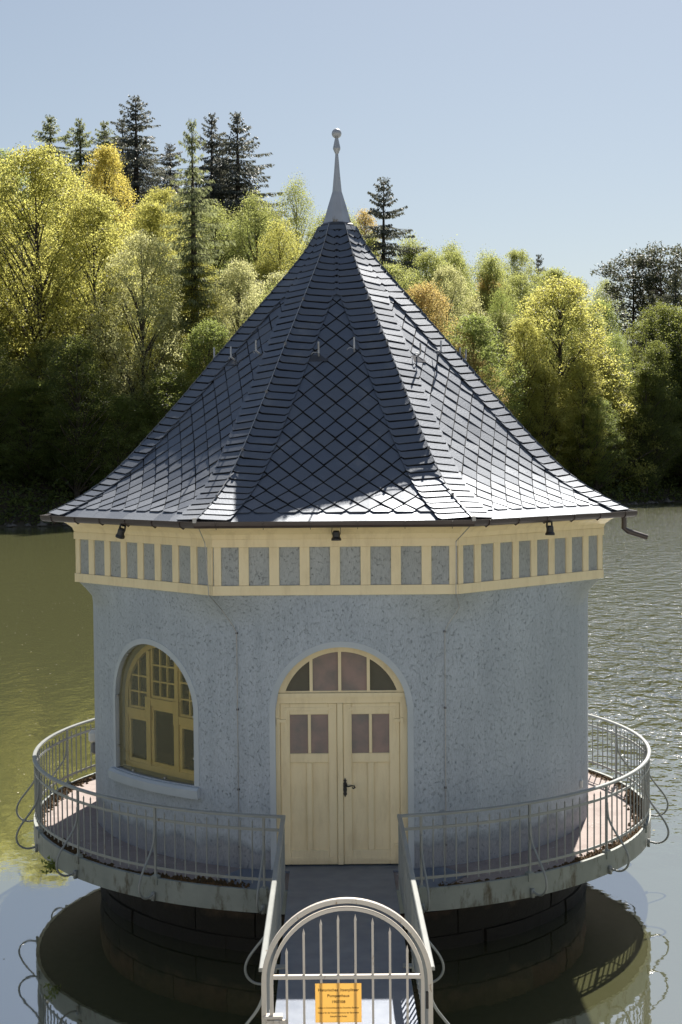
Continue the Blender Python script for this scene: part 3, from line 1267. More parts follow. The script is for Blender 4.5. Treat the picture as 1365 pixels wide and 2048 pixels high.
    for (x, z) in ((-.4, 1.03), (.3, 1.03), (-.82, 1.3), (.82, 1.35), (-.82, 2.0), (-.5, 2.60), (.45, 2.63), (.82, 1.9)):
        a = math.asin(x / RW)
        c = MB()
        p = M @ pol(RW - .03, a, z)
        c.box(-.014, .014, -.02, .012, -.012, .012, Matrix.Translation(p) @ M)
        c.build('clip', 'cable', sh)
    return F


window(R(-44.3))
window(R(155))  # unseen back window, added to light the interior

# ---- frieze: boards, battens and panels on the octagon
def face_M(k):
    return Matrix.Rotation(ROT + k * 2 * A225, 4, 'Z')


def oct_ring(rads, mat_, name, parent):
    b = MB()
    n = 8
    for (r, z) in rads:
        for j in range(n):
            a = ROT + (j + 0.5) * 2 * A225
            b.v.append(tuple(pol(r, a, z)))
    for i in range(len(rads) - 1):
        for j in range(n):
            b.f.append((i * n + j, i * n + (j + 1) % n, (i + 1) * n + (j + 1) % n, (i + 1) * n + j))
    return b.build(name, mat_, parent)


C8 = 1 / math.cos(A225)
FRZ = oct_ring([(3.5, 3.53), (RO, 3.53), (RO, 4.20), (3.4, 4.20)], 'panel_stucco', 'frieze', HOUSE)
apo = OCT_APO
side = 2 * apo * math.tan(A225)
batten0 = bott0 = top0 = None
for k in range(8):
    Mk = face_M(k)
    for (nm, z0, z1, pr) in (('bottom_board', 3.532, 3.655, 0.034), ('top_board', 4.14, 4.24, 0.040)):
        hw = (apo + pr) * math.tan(A225) - 0.0015
        hwi = (apo - .01) * math.tan(A225) - 0.0015
        bb = MB()
        bb.add([(-hwi, -(apo - .01), z0), (-hw, -(apo + pr), z0), (hw, -(apo + pr), z0), (hwi, -(apo - .01), z0),
                (-hwi, -(apo - .01), z1), (-hw, -(apo + pr), z1), (hw, -(apo + pr), z1), (hwi, -(apo - .01), z1)],
               [(0, 1, 2, 3), (7, 6, 5, 4), (0, 4, 5, 1), (1, 5, 6, 2), (2, 6, 7, 3), (3, 7, 4, 0)])
        if k == 0:
            ob = bb.build(nm, 'cream', FRZ, False, 0.003)
            if nm == 'bottom_board':
                bott0 = ob
            else:
                top0 = ob
            ob.matrix_basis = Mk
        else:
            copy_of(bott0 if nm == 'bottom_board' else top0, FRZ, Mk)
    for i in range(9):
        xb = -side / 2 + side * i / 8
        hwb = 0.062
        if i == 0:
            xb += 0.052
            hwb = .045
        elif i == 8:
            xb -= 0.052
            hwb = .045
        if batten0 is None:
            batten0 = MB().box(-0.062, 0.062, -(apo + 0.022), -(apo - 0.01), 3.656, 4.139).build('batten', 'cream', FRZ, False, 0.003)
            o = batten0
            o.matrix_basis = Mk @ Matrix.Translation((xb, 0, 0)) @ Matrix.Scale(hwb / 0.062, 4, (1, 0, 0))
        else:
            copy_of(batten0, FRZ, Mk @ Matrix.Translation((xb, 0, 0)) @ Matrix.Scale(hwb / 0.062, 4, (1, 0, 0)))
# coved eaves board between frieze and gutter
oct_ring([(RO + .035, 4.236), (RO + .06, 4.30), (RO + .14, 4.36), (RO + .30, 4.43), (RO + .33, 4.475)], 'cream', 'eaves_board', HOUSE)

# ---- roof
PRF = [(4.385, 4.480), (4.15, 4.590), (3.90, 4.718), (3.65, 4.880), (3.40, 5.080), (2.96, 5.525), (2.40, 6.140), (1.85, 6.770), (0.97, 7.755), (0.62, 8.150), (0.43, 8.405), (0.27, 8.690)]
_pr = np.array(PRF)
_tt = np.concatenate([[0], np.cumsum(np.hypot(np.diff(_pr[:, 0]) * math.cos(A225), np.diff(_pr[:, 1])))])
# smooth resample
_ts = np.linspace(0, _tt[-1], 200)
_R = np.interp(_ts, _tt, _pr[:, 0])
_Z = np.interp(_ts, _tt, _pr[:, 1])
_ker = np.ones(15) / 15
_R = np.concatenate([_R[:7], np.convolve(_R, _ker, 'valid'), _R[-7:]])
_Z = np.concatenate([_Z[:7], np.convolve(_Z, _ker, 'valid'), _Z[-7:]])
_A = _R * math.cos(A225)
_S = np.concatenate([[0], np.cumsum(np.hypot(np.diff(_A), np.diff(_Z)))])
SMAX = float(_S[-1])


def prof(s):
    a = float(np.interp(s, _S, _A))
    z = float(np.interp(s, _S, _Z))
    if s < 0:
        dA, dZ = _A[5] - _A[0], _Z[5] - _Z[0]
        l_ = math.hypot(dA, dZ)
        a, z = _A[0] + dA / l_ * s, _Z[0] + dZ / l_ * s
    e = 0.06
    a0, a1 = np.interp(max(0, s - e), _S, _A), np.interp(min(SMAX, s + e), _S, _A)
    z0, z1 = np.interp(max(0, s - e), _S, _Z), np.interp(min(SMAX, s + e), _S, _Z)
    d = Vector((a1 - a0, z1 - z0)).normalized()
    return a, z, (d.y, -d.x)       # outward normal in (radial, z) = (sin, cos)


def wid(s):
    return prof(s)[0] * math.tan(A225)


def rp(k, u, s, off):
    a, z, (nr, nz) = prof(s)
    p = Vector((u, -(a + abs(nr) * off), z + abs(nz) * off))
    return face_M(k) @ p


b = MB()
ns = 46
for i in range(ns + 1):
    s = SMAX * i / ns
    a, z, _ = prof(s)
    for j in range(8):
        b.v.append(tuple(pol(a * C8, ROT + (j + .5) * 2 * A225, z)))
for i in range(ns):
    for j in range(8):
        b.f.append((i * 8 + j, i * 8 + (j + 1) % 8, (i + 1) * 8 + (j + 1) % 8, (i + 1) * 8 + j))
b.f.append(tuple(range(8)))
ROOF = b.build('roof', 'underlay', HOUSE)

BW = 0.40


def clip(poly, g):
    out = []
    n = len(poly)
    for i in range(n):
        p, q = poly[i], poly[(i + 1) % n]
        a, c = g(p), g(q)
        if a >= 0:
            out.append(p)
        if (a >= 0) != (c >= 0):
            t = a / (a - c)
            out.append((p[0] + (q[0] - p[0]) * t, p[1] + (q[1] - p[1]) * t))
    return out


def slates_for_face(k, rr):
    """list of (poly[(u,s)], offset function)"""
    L_ = []
    s0 = 0.20
    # eaves course: slanted joints
    w0 = wid(0)
    n = 8
    for i in range(n):
        ua, ub = -w0 + 0.34 + (2 * w0 - 0.60) * i / n, -w0 + 0.34 + (2 * w0 - 0.60) * (i + 1) / n
        j = rr.uniform(-.008, .008)
        poly = [(ua + 0.06 + j, -0.045), (ub + .085, -0.045), (ub + .06, -0.0), (ub - 0.01, 0.30), (ua - 0.06, 0.30), (ua + 0.0, 0.06)]
        lift = i % 2 * 0.001 + 0.010
        L_.append((poly, lambda p, lf=lift: lf - 0.010 * p[1]))
    # diamond field
    pu, ps = 0.292, 0.318
    j = 0
    s = s0 + 0.02
    while s < SMAX - 0.2:
        half = wid(s) - BW
        m_ = int(half / pu) + 2
        for i in range(-m_, m_ + 1):
            u = (i + 0.5 * (j % 2)) * pu
            du, ds = rr.uniform(-.005, .005), rr.uniform(-.005, .005)
            lo, hi, la = ps / 2 - .013, ps / 2 - .013, pu / 2 - .012
            poly = [(u + du, s + ds - lo), (u + la, s + ds * .3), (u + du, s + hi), (u - la, s + ds * .3)]
            poly = clip(poly, lambda p: p[1] - (s0 - .02))
            if len(poly) > 2:
                poly = clip(poly, lambda p: wid(p[1]) - BW + 0.03 - p[0])
            if len(poly) > 2:
                poly = clip(poly, lambda p: wid(p[1]) - BW + 0.03 + p[0])
            if len(poly) < 3:
                continue
            ar = abs(sum(poly[q][0] * poly[(q + 1) % len(poly)][1] - poly[(q + 1) % len(poly)][0] * poly[q][1] for q in range(len(poly)))) / 2
            if ar < 0.0025:
                continue
            sc_, jit, uc, g1, g2 = s, rr.uniform(0, .0025), u, rr.gauss(0, .020), rr.gauss(0, .012)
            L_.append((poly, lambda p, sc_=sc_, jit=jit, uc=uc, g1=g1, g2=g2: 0.030 + jit - 0.017 * (p[1] - sc_ + 0.15) / 0.30 + g1 * (p[0] - uc) + g2 * (p[1] - sc_)))
        s += ps / 2
        j += 1
    # hip courses
    OVH = -0.034 if k in (2, 6) else -0.008
    pitch = 0.132
    for side_ in (-1, 1):
        i = 0
        s = -0.03
        while s < SMAX - 0.02:
            top = min(SMAX, s + pitch - 0.002)

            def U(d, s_):
                return side_ * (wid(max(0, s_)) - d)
            jt = rr.uniform(-.006, .006)
            bw = BW
            wl = wid(max(0, s))
            if wl < BW + .04:
                bw = max(0.05, wl - (0.0 if side_ > 0 else .004))
            jj = rr.uniform(-.007, .007)
            pts = [(U(OVH, s + .05), s + .055 + jt), (U(0.045, s), s + .022 + jt), (U(bw - .05, s), s - .016 + jj), (U(bw, s), s + .02 + jj), (U(bw, top), top), (U(bw - .05, top), top - .036), (U(0.045, top), top), (U(OVH, top), top + .033)]
            if bw < 0.14:
                pts = [(U(OVH, s), s + jt), (U(bw, s), s + jj), (U(bw, top), top), (U(OVH, top), top)]
            if side_ < 0:
                pts = pts[::-1]
            jit = rr.uniform(0, .003)
            g1 = rr.gauss(0, .008)
            L_.append((pts, lambda p, s_=s, jit=jit, g1=g1: 0.044 + jit - 0.0085 * (p[1] - s_) / 0.14 + g1 * (abs(p[0]) - wid(max(0, s_)) + .2)))
            s += pitch
            i += 1
    return L_


def slate_geo(k, poly, off, rr):
    th = 0.012
    n = len(poly)
    # chip one corner a little now and then
    top = [rp(k, u, s, off((u, s))) for u, s in poly]
    bot = [rp(k, u, s, off((u, s)) - th) for u, s in poly]
    fs = [tuple(range(n)), tuple(range(2 * n - 1, n - 1, -1))] + [(i, i + n, (i + 1) % n + n, (i + 1) % n) for i in range(n)]
    return top + bot, fs, top


def cam_px(p):
    q = cam.matrix_world.inverted() @ p
    return (q.x / -q.z * 2844.0, q.y / -q.z * 2844.0)


allsl = []
for k in range(8):
    rr = random.Random(100 + k)
    for poly, off in slates_for_face(k, rr):
        vs, fs, top = slate_geo(k, poly, off, rr)
        area = 0
        if k in (0, 1, 7):
            px = [cam_px(p) for p in top]
            area = abs(sum(px[i][0] * px[(i + 1) % len(px)][1] - px[(i + 1) % len(px)][0] * px[i][1] for i in range(len(px)))) / 2
        allsl.append((area, vs, fs))
allsl.sort(key=lambda a: -a[0])
for area, vs, fs in allsl[:300]:
    c = sum(vs, Vector()) / len(vs)
    me = bpy.data.meshes.new('slate')
    me.from_pydata([tuple(p - c) for p in vs], [], fs)
    bm = bmesh.new()
    bm.from_mesh(me)
    bmesh.ops.recalc_face_normals(bm, faces=bm.faces)
    bm.to_mesh(me)
    bm.free()
    o = link('slate', me, 'slate', ROOF)
    o.matrix_basis = Matrix.Translation(c)
b = MB()
for area, vs, fs in allsl[300:]:
    b.add(vs, fs)
tag(b.build('remaining_slates', 'slate', ROOF), 'smaller and hidden roof slates', None, None, 'stuff')

# roof hooks with flashing plates
for k in range(8):
    for (u, s) in ((-0.24, 3.15), (0.25, 3.23)):
        hk = MB()
        p0 = rp(k, u, s, 0.02)
        nrm = (rp(k, u, s, 0.12) - p0).normalized()
        q1 = p0 + nrm * 0.10
        q2 = q1 + Vector((0, 0, 0.13))
        hk.tube([p0, q1 + Vector((0, 0, -.02)), q1 + Vector((0, 0, .02)), q2], 0.013, 6, up=Vector((0.3, 0.2, 0.9)))
        tng = face_M(k) @ Vector((1, 0, 0)) - face_M(k) @ Vector((0, 0, 0))
        loop = [p0 + nrm * 0.03 + tng * (0.05 * math.cos(a)) + nrm * (0.05 * math.sin(a)) + tng * -0.05 for a in [j * PI / 5 for j in range(6)]]
        hk.tube(loop, 0.006, 5, up=Vector((0.3, 0.2, 0.9)))
        hk.build('roof_hook', 'zinc', ROOF)
        if u < 0:
            fl = MB()
            fl.add([rp(k, u - .13, s - .10, .03), rp(k, u + .13, s - .10, .03), rp(k, u + .13, s + .02, .026), rp(k, u - .13, s + .02, .026),
                    rp(k, u - .13, s - .10, .02), rp(k, u + .13, s - .10, .02), rp(k, u + .13, s + .02, .016), rp(k, u - .13, s + .02, .016)],
                   [(0, 1, 2, 3), (7, 6, 5, 4), (0, 4, 5, 1), (1, 5, 6, 2), (2, 6, 7, 3), (3, 7, 4, 0)])
            fl.build('flashing', 'leadcollar', ROOF)

# ---- finial
b = MB()
b.lathe([(0.285, 8.655), (0.262, 8.74), (0.20, 8.79)], 8, a0=ROT + A225)
FIN = b.build('finial', 'leadcollar', HOUSE)
b = MB()
b.lathe([(0.232, 8.765), (0.222, 8.78), (0.145, 9.03), (0.078, 9.235)], 8, a0=ROT + A225)
b.build('cone', 'zinc', FIN)
b = MB()
b.lathe([(0.080, 9.225), (0.076, 9.24), (0.048, 9.52), (0.024, 9.81)], 8, a0=ROT + A225)
b.build('spike', 'zinc', FIN)
b = MB()
b.lathe([(0.022, 9.80), (0.060, 9.885), (0.060, 9.893), (0.026, 10.045)], 8, a0=ROT + A225)
b.build('knob', 'zinc', FIN)
b = MB()
b.lathe([(max(0.002, 0.074 * math.sin(PI * i / 12)), 10.112 - 0.074 * math.cos(PI * i / 12)) for i in range(13)], 20)
b.build('ball', 'zinc', FIN, True)

# ---- gutter with downpipe
def oct_path(r, z):
    return [pol(r, ROT + (j + .5) * 2 * A225, z) for j in range(8)]


sec = [(-0.062, 0.03)] + [(0.06 * math.cos(PI + PI * i / 8), 0.055 * math.sin(PI + PI * i / 8)) for i in range(9)] + [(0.062, 0.03), (0.052, 0.03)] + \
      [(0.05 * math.cos(2 * PI - PI * i / 8), 0.046 * math.sin(2 * PI - PI * i / 8)) for i in range(9)] + [(-0.052, 0.03)]
b = MB()
b.sweep(oct_path(4.445, 4.452), sec, True)
GUT = b.build('gutter', 'gutter', HOUSE)
for k in range(8):
    Mk = face_M(k)
    for i in range(6):
        x = -1.45 + 2.9 * i / 5
        br = MB()
        r0 = 4.445 * math.cos(A225)
        pth = [Vector((x, -r0 + 0.064, 4.475)), Vector((x, -r0 + 0.045, 4.42)), Vector((x, -r0, 4.392)), Vector((x, -r0 - 0.045, 4.42)), Vector((x, -r0 - .064, 4.475))]
        br.sweep([Mk @ p for p in pth], [(-.013, -.003), (.013, -.003), (.013, .003), (-.013, .003)], up=Mk @ Vector((1, 0, 0)))
        br.build('bracket', 'gutter', GUT)
c4 = pol(4.445, ROT + R(67.5), 4.41)
out = Vector((1, -0.05, 0)).normalized()
b = MB()
b.tube([c4 - out * .12 + Vector((0, 0, .0)), c4 - out * .12 + Vector((0, 0, -.17)), c4 - out * .06 + Vector((0, 0, -.215)), c4 + out * .20 + Vector((0, 0, -.30))], 0.036, 10, up=Vector((0.1, 1, 0.05)))
b.build('downpipe', 'gutter', GUT)

# ---- lightning conductor: hip cables, down the frieze and wall
def cable(side_):
    kk = 0
    pts = []
    for i in range(40):
        s = SMAX - (SMAX + 0.02) * i / 39
        a = prof(max(0, s))[0]
        z = prof(s)[1]
        th = ROT + side_ * A225
        p = pol(a * C8 + 0.045, th, z + 0.035)
        pts.append(p)
    th = ROT + side_ * A225
    pts.append(pol(4.44, th, 4.50))
    pts.append(pol(4.40, th + side_ * -0.004, 4.40))
    pts.append(pol(RO + .065, th - side_ * R(-1.2 if side_ < 0 else .6), 4.20))
    pts.append(pol(RO + .055, th - side_ * R(-.6 if side_ < 0 else .6), 3.54))
    pts.append(pol(3.86, R(side_ * 23.0), 3.34))
    pts.append(pol(3.745, R(side_ * 21.4), 3.12))
    for z in (3.03, 2.2, 1.5, 0.95, 0.05):
        pts.append(pol(RW + .022, R(side_ * 20.9), z))
    b = MB()
    b.tube(pts, 0.0055, 6, up=Vector((0.577, 0.577, 0.577)))
    C = b.build('lightning_cable', 'cable', HOUSE)
    for z in (3.03, 2.05, 1.02, 0.28):
        p = pol(RW + .012, R(side_ * 20.9), z)
        MB().box(-.013, .013, -.022, .012, -.012, .012, Matrix.Translation(p) @ Matrix.Rotation(R(side_ * 20.9), 4, 'Z')).build('clip', 'grey_plastic', C)
    for i in (4, 10, 16, 22, 29, 35):
        p = pts[i]
        MB().box(-.016, .016, -.016, .016, -.03, .012, Matrix.Translation(p)).build('clip', 'grey_plastic', C)
    MB().box(-.022, .022, -.05, .03, -.03, .03, Matrix.Translation(pol(4.47, ROT + side_ * A225, 4.50))).build('clamp', 'cable', C)


cable(-1)
cable(1)

# ---- furniture seen through the window
def chair(loc, rz, label):
    e = empty('wooden_chair', loc)
    e.rotation_euler = (0, 0, rz)
    bpy.context.view_layer.update()

    def part(b, name):
        me_o = b.build(name, 'wood')
        me_o.parent = e
    part(MB().box(-.23, .23, -.22, .22, .43, .46), 'seat')
    for sx in (-1, 1):
        for sy in (-1, 1):
            part(MB().box(sx * .2 - .02, sx * .2 + .02, sy * .19 - .02, sy * .19 + .02, 0.002, .43 if sy < 0 else 1.35), 'leg')
    for i in range(5):
        z = .62 + .15 * i
        pth = [(-.23, .19, z), (-.12, .225, z), (0, .238, z), (.12, .225, z), (.23, .19, z)]
        part(MB().sweep(pth, [(-.01, -.05), (.01, -.05), (.01, .05), (-.01, .05)]), 'back_slat')
    tag(e, label, 'chair', 'chairs inside the pump house')


chair(pol(2.95, R(-45), 0.0), R(-45), 'slatted wooden chair behind the middle pane of the arched window')
chair(pol(2.92, R(-35.5), 0.0), R(-30), 'slatted wooden chair behind the right pane of the arched window')

# ---- floodlights under the gutter
def floodlight(p, rz, label, tilt=0.0):
    e = empty('floodlight', p)
    e.rotation_euler = (0, tilt, rz)

    def part(b, name, m='black', sm=False):
        o = b.build(name, m, None, sm)
        o.parent = e
        return o
    part(MB().box(-.03, .03, -.03, .03, -.012, 0.0), 'mount')
    bb = MB()
    bb.sweep([(-.05, 0, -.005), (-.055, 0, -.06), (-.05, -.01, -.10)], [(-.004, -.012), (.004, -.012), (.004, .012), (-.004, .012)], up=Vector((0, 1, 0)))
    bb.sweep([(.05, 0, -.005), (.055, 0, -.06), (.05, -.01, -.10)], [(-.004, -.012), (.004, -.012), (.004, .012), (-.004, .012)], up=Vector((0, 1, 0)))
    bb.box(-.055, .055, -.012, .012, -.012, -.004)
    part(bb, 'bracket')
    h = MB().lathe([(0.002, -.05), (.034, -.052), (.045, -.07), (.048, -.13), (.062, -.155), (.062, -.175), (.002, -.168)], 14, (0, -.01))
    part(h, 'lamp_head', 'black', False)
    tag(e, label, 'floodlight', 'black floodlights under the gutter')


floodlight(pol(4.14, ROT - R(42), 4.405), -R(45), 'black floodlight under the gutter above the arched window', 0.35)
floodlight((-0.045, -3.93, 4.405), 0, 'black floodlight under the middle of the gutter above the door')
floodlight(pol(4.14, ROT + R(42), 4.405), R(45), 'black floodlight under the gutter on the right hand side', 0.0)

# ---- wall lamp and small box
e = tag(empty('wall_lamp', pol(RW + .004, R(-88), 1.0)), 'white and grey wall lamp at the left edge of the round wall', 'wall lamp')
e.rotation_euler = (0, 0, R(-88))
for nm, m_, bx in (('housing', 'grey_plastic', (-.06, .06, -.09, .0, -.20, -.02)), ('diffuser', 'white_plastic', (-.075, .075, -.13, .0, -.018, .15))):
    o = MB().box(*bx).build(nm, m_, None, False, 0.03)
    o.parent = e
o = MB().box(-.03, .03, -.035, -.001, -.055, .055).build('junction_box', 'white_plastic', None, False, 0.006)
o.location = pol(RW + .006, R(65.8), 0.60)
o.rotation_euler = (0, 0, R(65.8))
tag(o, 'small white plastic box low on the right of the round wall', 'junction box')

# ------------------------------------------------------------------ footbridge
def bx_(y):        # bridge centre line and rise towards the bank
    return -0.012 + (-4.4 - y) * 0.0075


def bz_(y):
    return max(0.0, (-4.4 - y)) * 0.020


BR = tag(empty('footbridge', (0, -4.6, 0)), 'narrow steel footbridge of overlapping tread plates leading to the cream door', 'footbridge')
ys = [-3.72, -4.56, -5.90, -6.85, -7.75, -8.75, -9.75, -10.75, -11.75, -12.75, -13.75]
for i in range(len(ys) - 1):
    ya, yb = ys[i], ys[i + 1]
    lift = 0.004 * (i % 2) + .020
    b = MB()
    for dz in (0.0, 0.007):
        for (x, y) in ((-.655, ya), (.655, ya), (.655, yb - .03), (-.655, yb - .03)):
            b.v.append((bx_(y) + x, y, bz_(y) + lift + dz + (0.006 if y == ya else 0.0)))
    b.f = [(0, 1, 2, 3), (7, 6, 5, 4), (0, 4, 5, 1), (1, 5, 6, 2), (2, 6, 7, 3), (3, 7, 4, 0)]
    b.build('tread_plate', 'plate', BR)
for s in (-1, 1):
    b = MB()
    b.sweep([(bx_(-4.62) + s * .63, -4.62, -.06), (bx_(-14) + s * .63, -14, bz_(-14) - .06)], [(-.03, -.08), (.03, -.08), (.03, .08), (-.03, .08)])
    b.build('side_beam', 'fascia', BR)
    for y in (-7.3, -9.2):
        bxx = MB().box(bx_(y) + s * .645 - .05, bx_(y) + s * .645 + .05, y - .05, y + .05, bz_(y) + .032, bz_(y) + .05)
        bxx.build('post_foot', 'rail', BR)

# ------------------------------------------------------------------ railing
RR = 4.585
RAIL = tag(empty('steel_railing', (0, -RR, 0)), 'grey painted steel railing with spiked bars around the deck and along the footbridge', 'railing')
TH0 = math.asin(0.70 / RR)
ZT, ZM, ZL = 0.93, 0.765, 0.155


def arc_pts(r, z, a0=TH0, a1=2 * PI - TH0, n=120):
    return [pol(r, a0 + (a1 - a0) * i / n, z) for i in range(n + 1)]


def rect(w_, h_):
    return [(-w_ / 2, -h_ / 2), (w_ / 2, -h_ / 2), (w_ / 2, h_ / 2), (-w_ / 2, h_ / 2)]


def top_sec():
    return [(-.027, -.016), (.027, -.016), (.027, .008), (.019, .016), (-.019, .016), (-.027, .008)]


for nm, z, sec_ in (('top_rail', ZT, top_sec()), ('middle_rail', ZM, rect(.014, .034)), ('lower_rail', ZL, rect(.014, .034))):
    b = MB()
    b.sweep(arc_pts(RR, z), sec_)
    b.build(nm, 'rail', RAIL, nm == 'none')
    for s in (-1, 1):
        b = MB()
        y0 = -math.sqrt(RR * RR - .49)
        b.sweep([(bx_(y) + s * .70, y, z + bz_(y)) for y in (y0 + (.02 if nm == 'top_rail' else 0), -7.3, -9.96)], sec_)
        b.build(nm, 'rail', RAIL)


def spike_bar(zlo, zhi, r=0.0095):
    b = MB()
    b.lathe([(0.0008, zlo), (r, zlo), (r, zhi - .05), (r * .95, zhi - .045), (r * 1.25, zhi - .035), (0.001, zhi)], 6)
    return b


bar0 = spike_bar(0.10, 0.875).build('baluster', 'rail', RAIL)
post0 = MB().box(-.014, .014, -.014, .014, 0.0, ZT - .012).build('post', 'rail', RAIL)
foot0 = MB().box(-.045, .045, -.04, .04, -.05, .052).add([(-.045, -.04, .052), (.045, -.04, .052), (.045, .04, .052), (-.045, .04, .052), (0, 0, .085)], [(0, 1, 4), (1, 2, 4), (2, 3, 4), (3, 0, 4)]).build('post_foot', 'fascia', RAIL)
# S-shaped outward brace in the radial plane (x = outwards)
BR_PTS = [(0.012, 0.69), (0.016, 0.60), (0.03, 0.50), (0.075, 0.40), (0.14, 0.31), (0.22, 0.21), (0.285, 0.12), (0.325, 0.03), (0.33, -.05), (0.30, -.12), (0.24, -.17), (0.16, -.19), (0.06, -.175)]


def catmull(P, n=4):
    P = [Vector(p) for p in P]
    out = []
    for i in range(len(P) - 1):
        p0, p1, p2, p3 = P[max(i - 1, 0)], P[i], P[i + 1], P[min(i + 2, len(P) - 1)]
        for k in range(n):
            t = k / n
            out.append(0.5 * ((2 * p1) + (p2 - p0) * t + (2 * p0 - 5 * p1 + 4 * p2 - p3) * t * t + (3 * p1 - p0 - 3 * p2 + p3) * t ** 3))
    out.append(P[-1])
    return out


bb = MB()
bb.tube(catmull([(0, -x, z) for x, z in BR_PTS], 3), 0.0145, 7, up=Vector((1, 0, 0)))
bb.box(-.02, .02, -.075, -.04, -.25, -.14)
brace0 = bb.build('brace', 'rail', RAIL, True)
first = True
nb = 0
posts = [R(12.0 + 18.667 * i) for i in range(19)]
used = [False] * 4


def put(src, M):
    if src.get('used'):
        return copy_of(src, RAIL, M)
    src['used'] = 1
    src.matrix_basis = M
    return src


for i, th in enumerate(posts):
    Rz = Matrix.Rotation(th, 4, 'Z')
    T = Matrix.Translation(pol(RR, th, 0.0))
    put(post0, T @ Rz)
    put(foot0, T @ Rz)
    put(brace0, T @ Rz)
    if i < 18:
        for k in range(1, 10):
            t2 = th + R(18.667) * k / 10
            tl = Matrix.Rotation(R(rnd.uniform(-.5, .5)), 4, 'Y')
            put(bar0, Matrix.Translation(pol(RR, t2, rnd.uniform(-.006, .006))) @ Matrix.Rotation(t2, 4, 'Z') @ tl)
# short ends by the bridge and bridge sides
for s in (-1, 1):
    th = s * R(10.2)
    y0 = -math.sqrt(RR * RR - .49)
    ny = 0
    y = y0
    i = 0
    while y > -9.9:
        if i % 10 == 0 or abs(y + 9.9) < .07:
            put(post0, Matrix.Translation((bx_(y) + s * .70, y, bz_(y) - .02)))
        else:
            put(bar0, Matrix.Translation((bx_(y) + s * .70, y, bz_(y) + rnd.uniform(-.005, .005))))
        y -= 0.138
        i += 1
    for yb in (-7.3, -9.45):
        M = Matrix.Translation((bx_(yb) + s * .70, yb, bz_(yb) + .04)) @ Matrix.Rotation(s * PI / 2, 4, 'Z') @ Matrix.Scale(.92, 4)
        put(brace0, M)
for o_ in (post0, foot0, brace0, bar0):
    if 'used' in o_:
        pass
for o_ in bpy.data.objects:
    if 'used' in o_.keys():
        del o_['used']

# ------------------------------------------------------------------ gate, arch and sign
GY = -10.0
GX, GZ = 0.031, 0.945


def arch_path(r, zlo, y, n=36):
    pts = [(GX - r, y, zlo)]
    for i in range(n + 1):
        a = PI - PI * i / n
        pts.append((GX + r * math.cos(a), y, GZ + r * math.sin(a)))
    pts.append((GX + r, y, zlo))
    return pts


GA = tag(empty('gate_archway', (GX, GY, 0.1)), 'fixed outer arch of light grey steel framing the footbridge gate', 'archway')
b = MB()
b.sweep(arch_path(0.685, 0.06, GY), [(-.020, -.020), (-.016, -.025), (.016, -.025), (.020, -.020), (.020, .020), (.016, .025), (-.016, .025), (-.020, .020)], up=Vector((0, 1, 0)))
b.build('arch', 'gate', GA)
for z in (0.80, 0.20):
    hb = MB().box(GX + .645, GX + .668, GY - .03, GY + .0, z - .07, z + .07)
    hb.build('hinge', 'black', GA, False, .004)
GT = tag(empty('arched_gate', (GX, GY - .0, 0.1)), 'arched light grey steel gate with eight spiked bars across the footbridge', 'gate')
b = MB()
b.sweep(arch_path(0.622, 0.10, GY - .012), [(-.014, -.018), (.014, -.018), (.014, .018), (-.014, .018)], up=Vector((0, 1, 0)))
b.build('frame', 'gate', GT, False)
for z in (1.0, 0.16):
    MB().box(GX - .609, GX + .609, GY - .034, GY + .008, z - .016, z + .016).build('cross_bar', 'gate', GT, False, .004)
tops = [1.247, 1.405, 1.482, 1.518, 1.522, 1.49, 1.41, 1.262]
for i in range(8):
    x = GX + (-3.5 + i) * 0.1416
    bb = MB()
    h = tops[i]
    bb.box(x - .0095, x + .0095, GY - .0225, GY - .0035, 0.11, h - .06)
    v0 = len(bb.v)
    bb.add([(x - .0095, GY - .0225, h - .06), (x + .0095, GY - .0225, h - .06), (x + .0095, GY - .0035, h - .06), (x - .0095, GY - .0035, h - .06),
            (x - .0112, GY - .0242, h - .05), (x + .0112, GY - .0242, h - .05), (x + .0112, GY - .0018, h - .05), (x - .0112, GY - .0018, h - .05),
            (x, GY - .013, h)],
           [(0, 1, 5, 4), (1, 2, 6, 5), (2, 3, 7, 6), (3, 0, 4, 7), (4, 5, 8), (5, 6, 8), (6, 7, 8), (7, 4, 8)])
    bb.build('bar', 'gate', GT)
b = MB().box(GX - .69, GX - .53, GY - .05, GY + .03, .66, .685)
b.box(GX - .60, GX - .56, GY - .07, GY - .03, .60, .66)
b.box(GX - .66, GX - .50, GY - .045, GY - .01, .56, .65)
b.build('latch', 'gate', GT, False, .004)

SG = MB().box(-.190, .190, -.002, .002, -.163, .163).build('sign', 'sign', None, False, .001)
SG.location = (GX - .073, GY - .028, 0.787)
tag(SG, 'golden yellow rectangular sign plate with engraved German lettering fixed to the gate bars', 'sign')


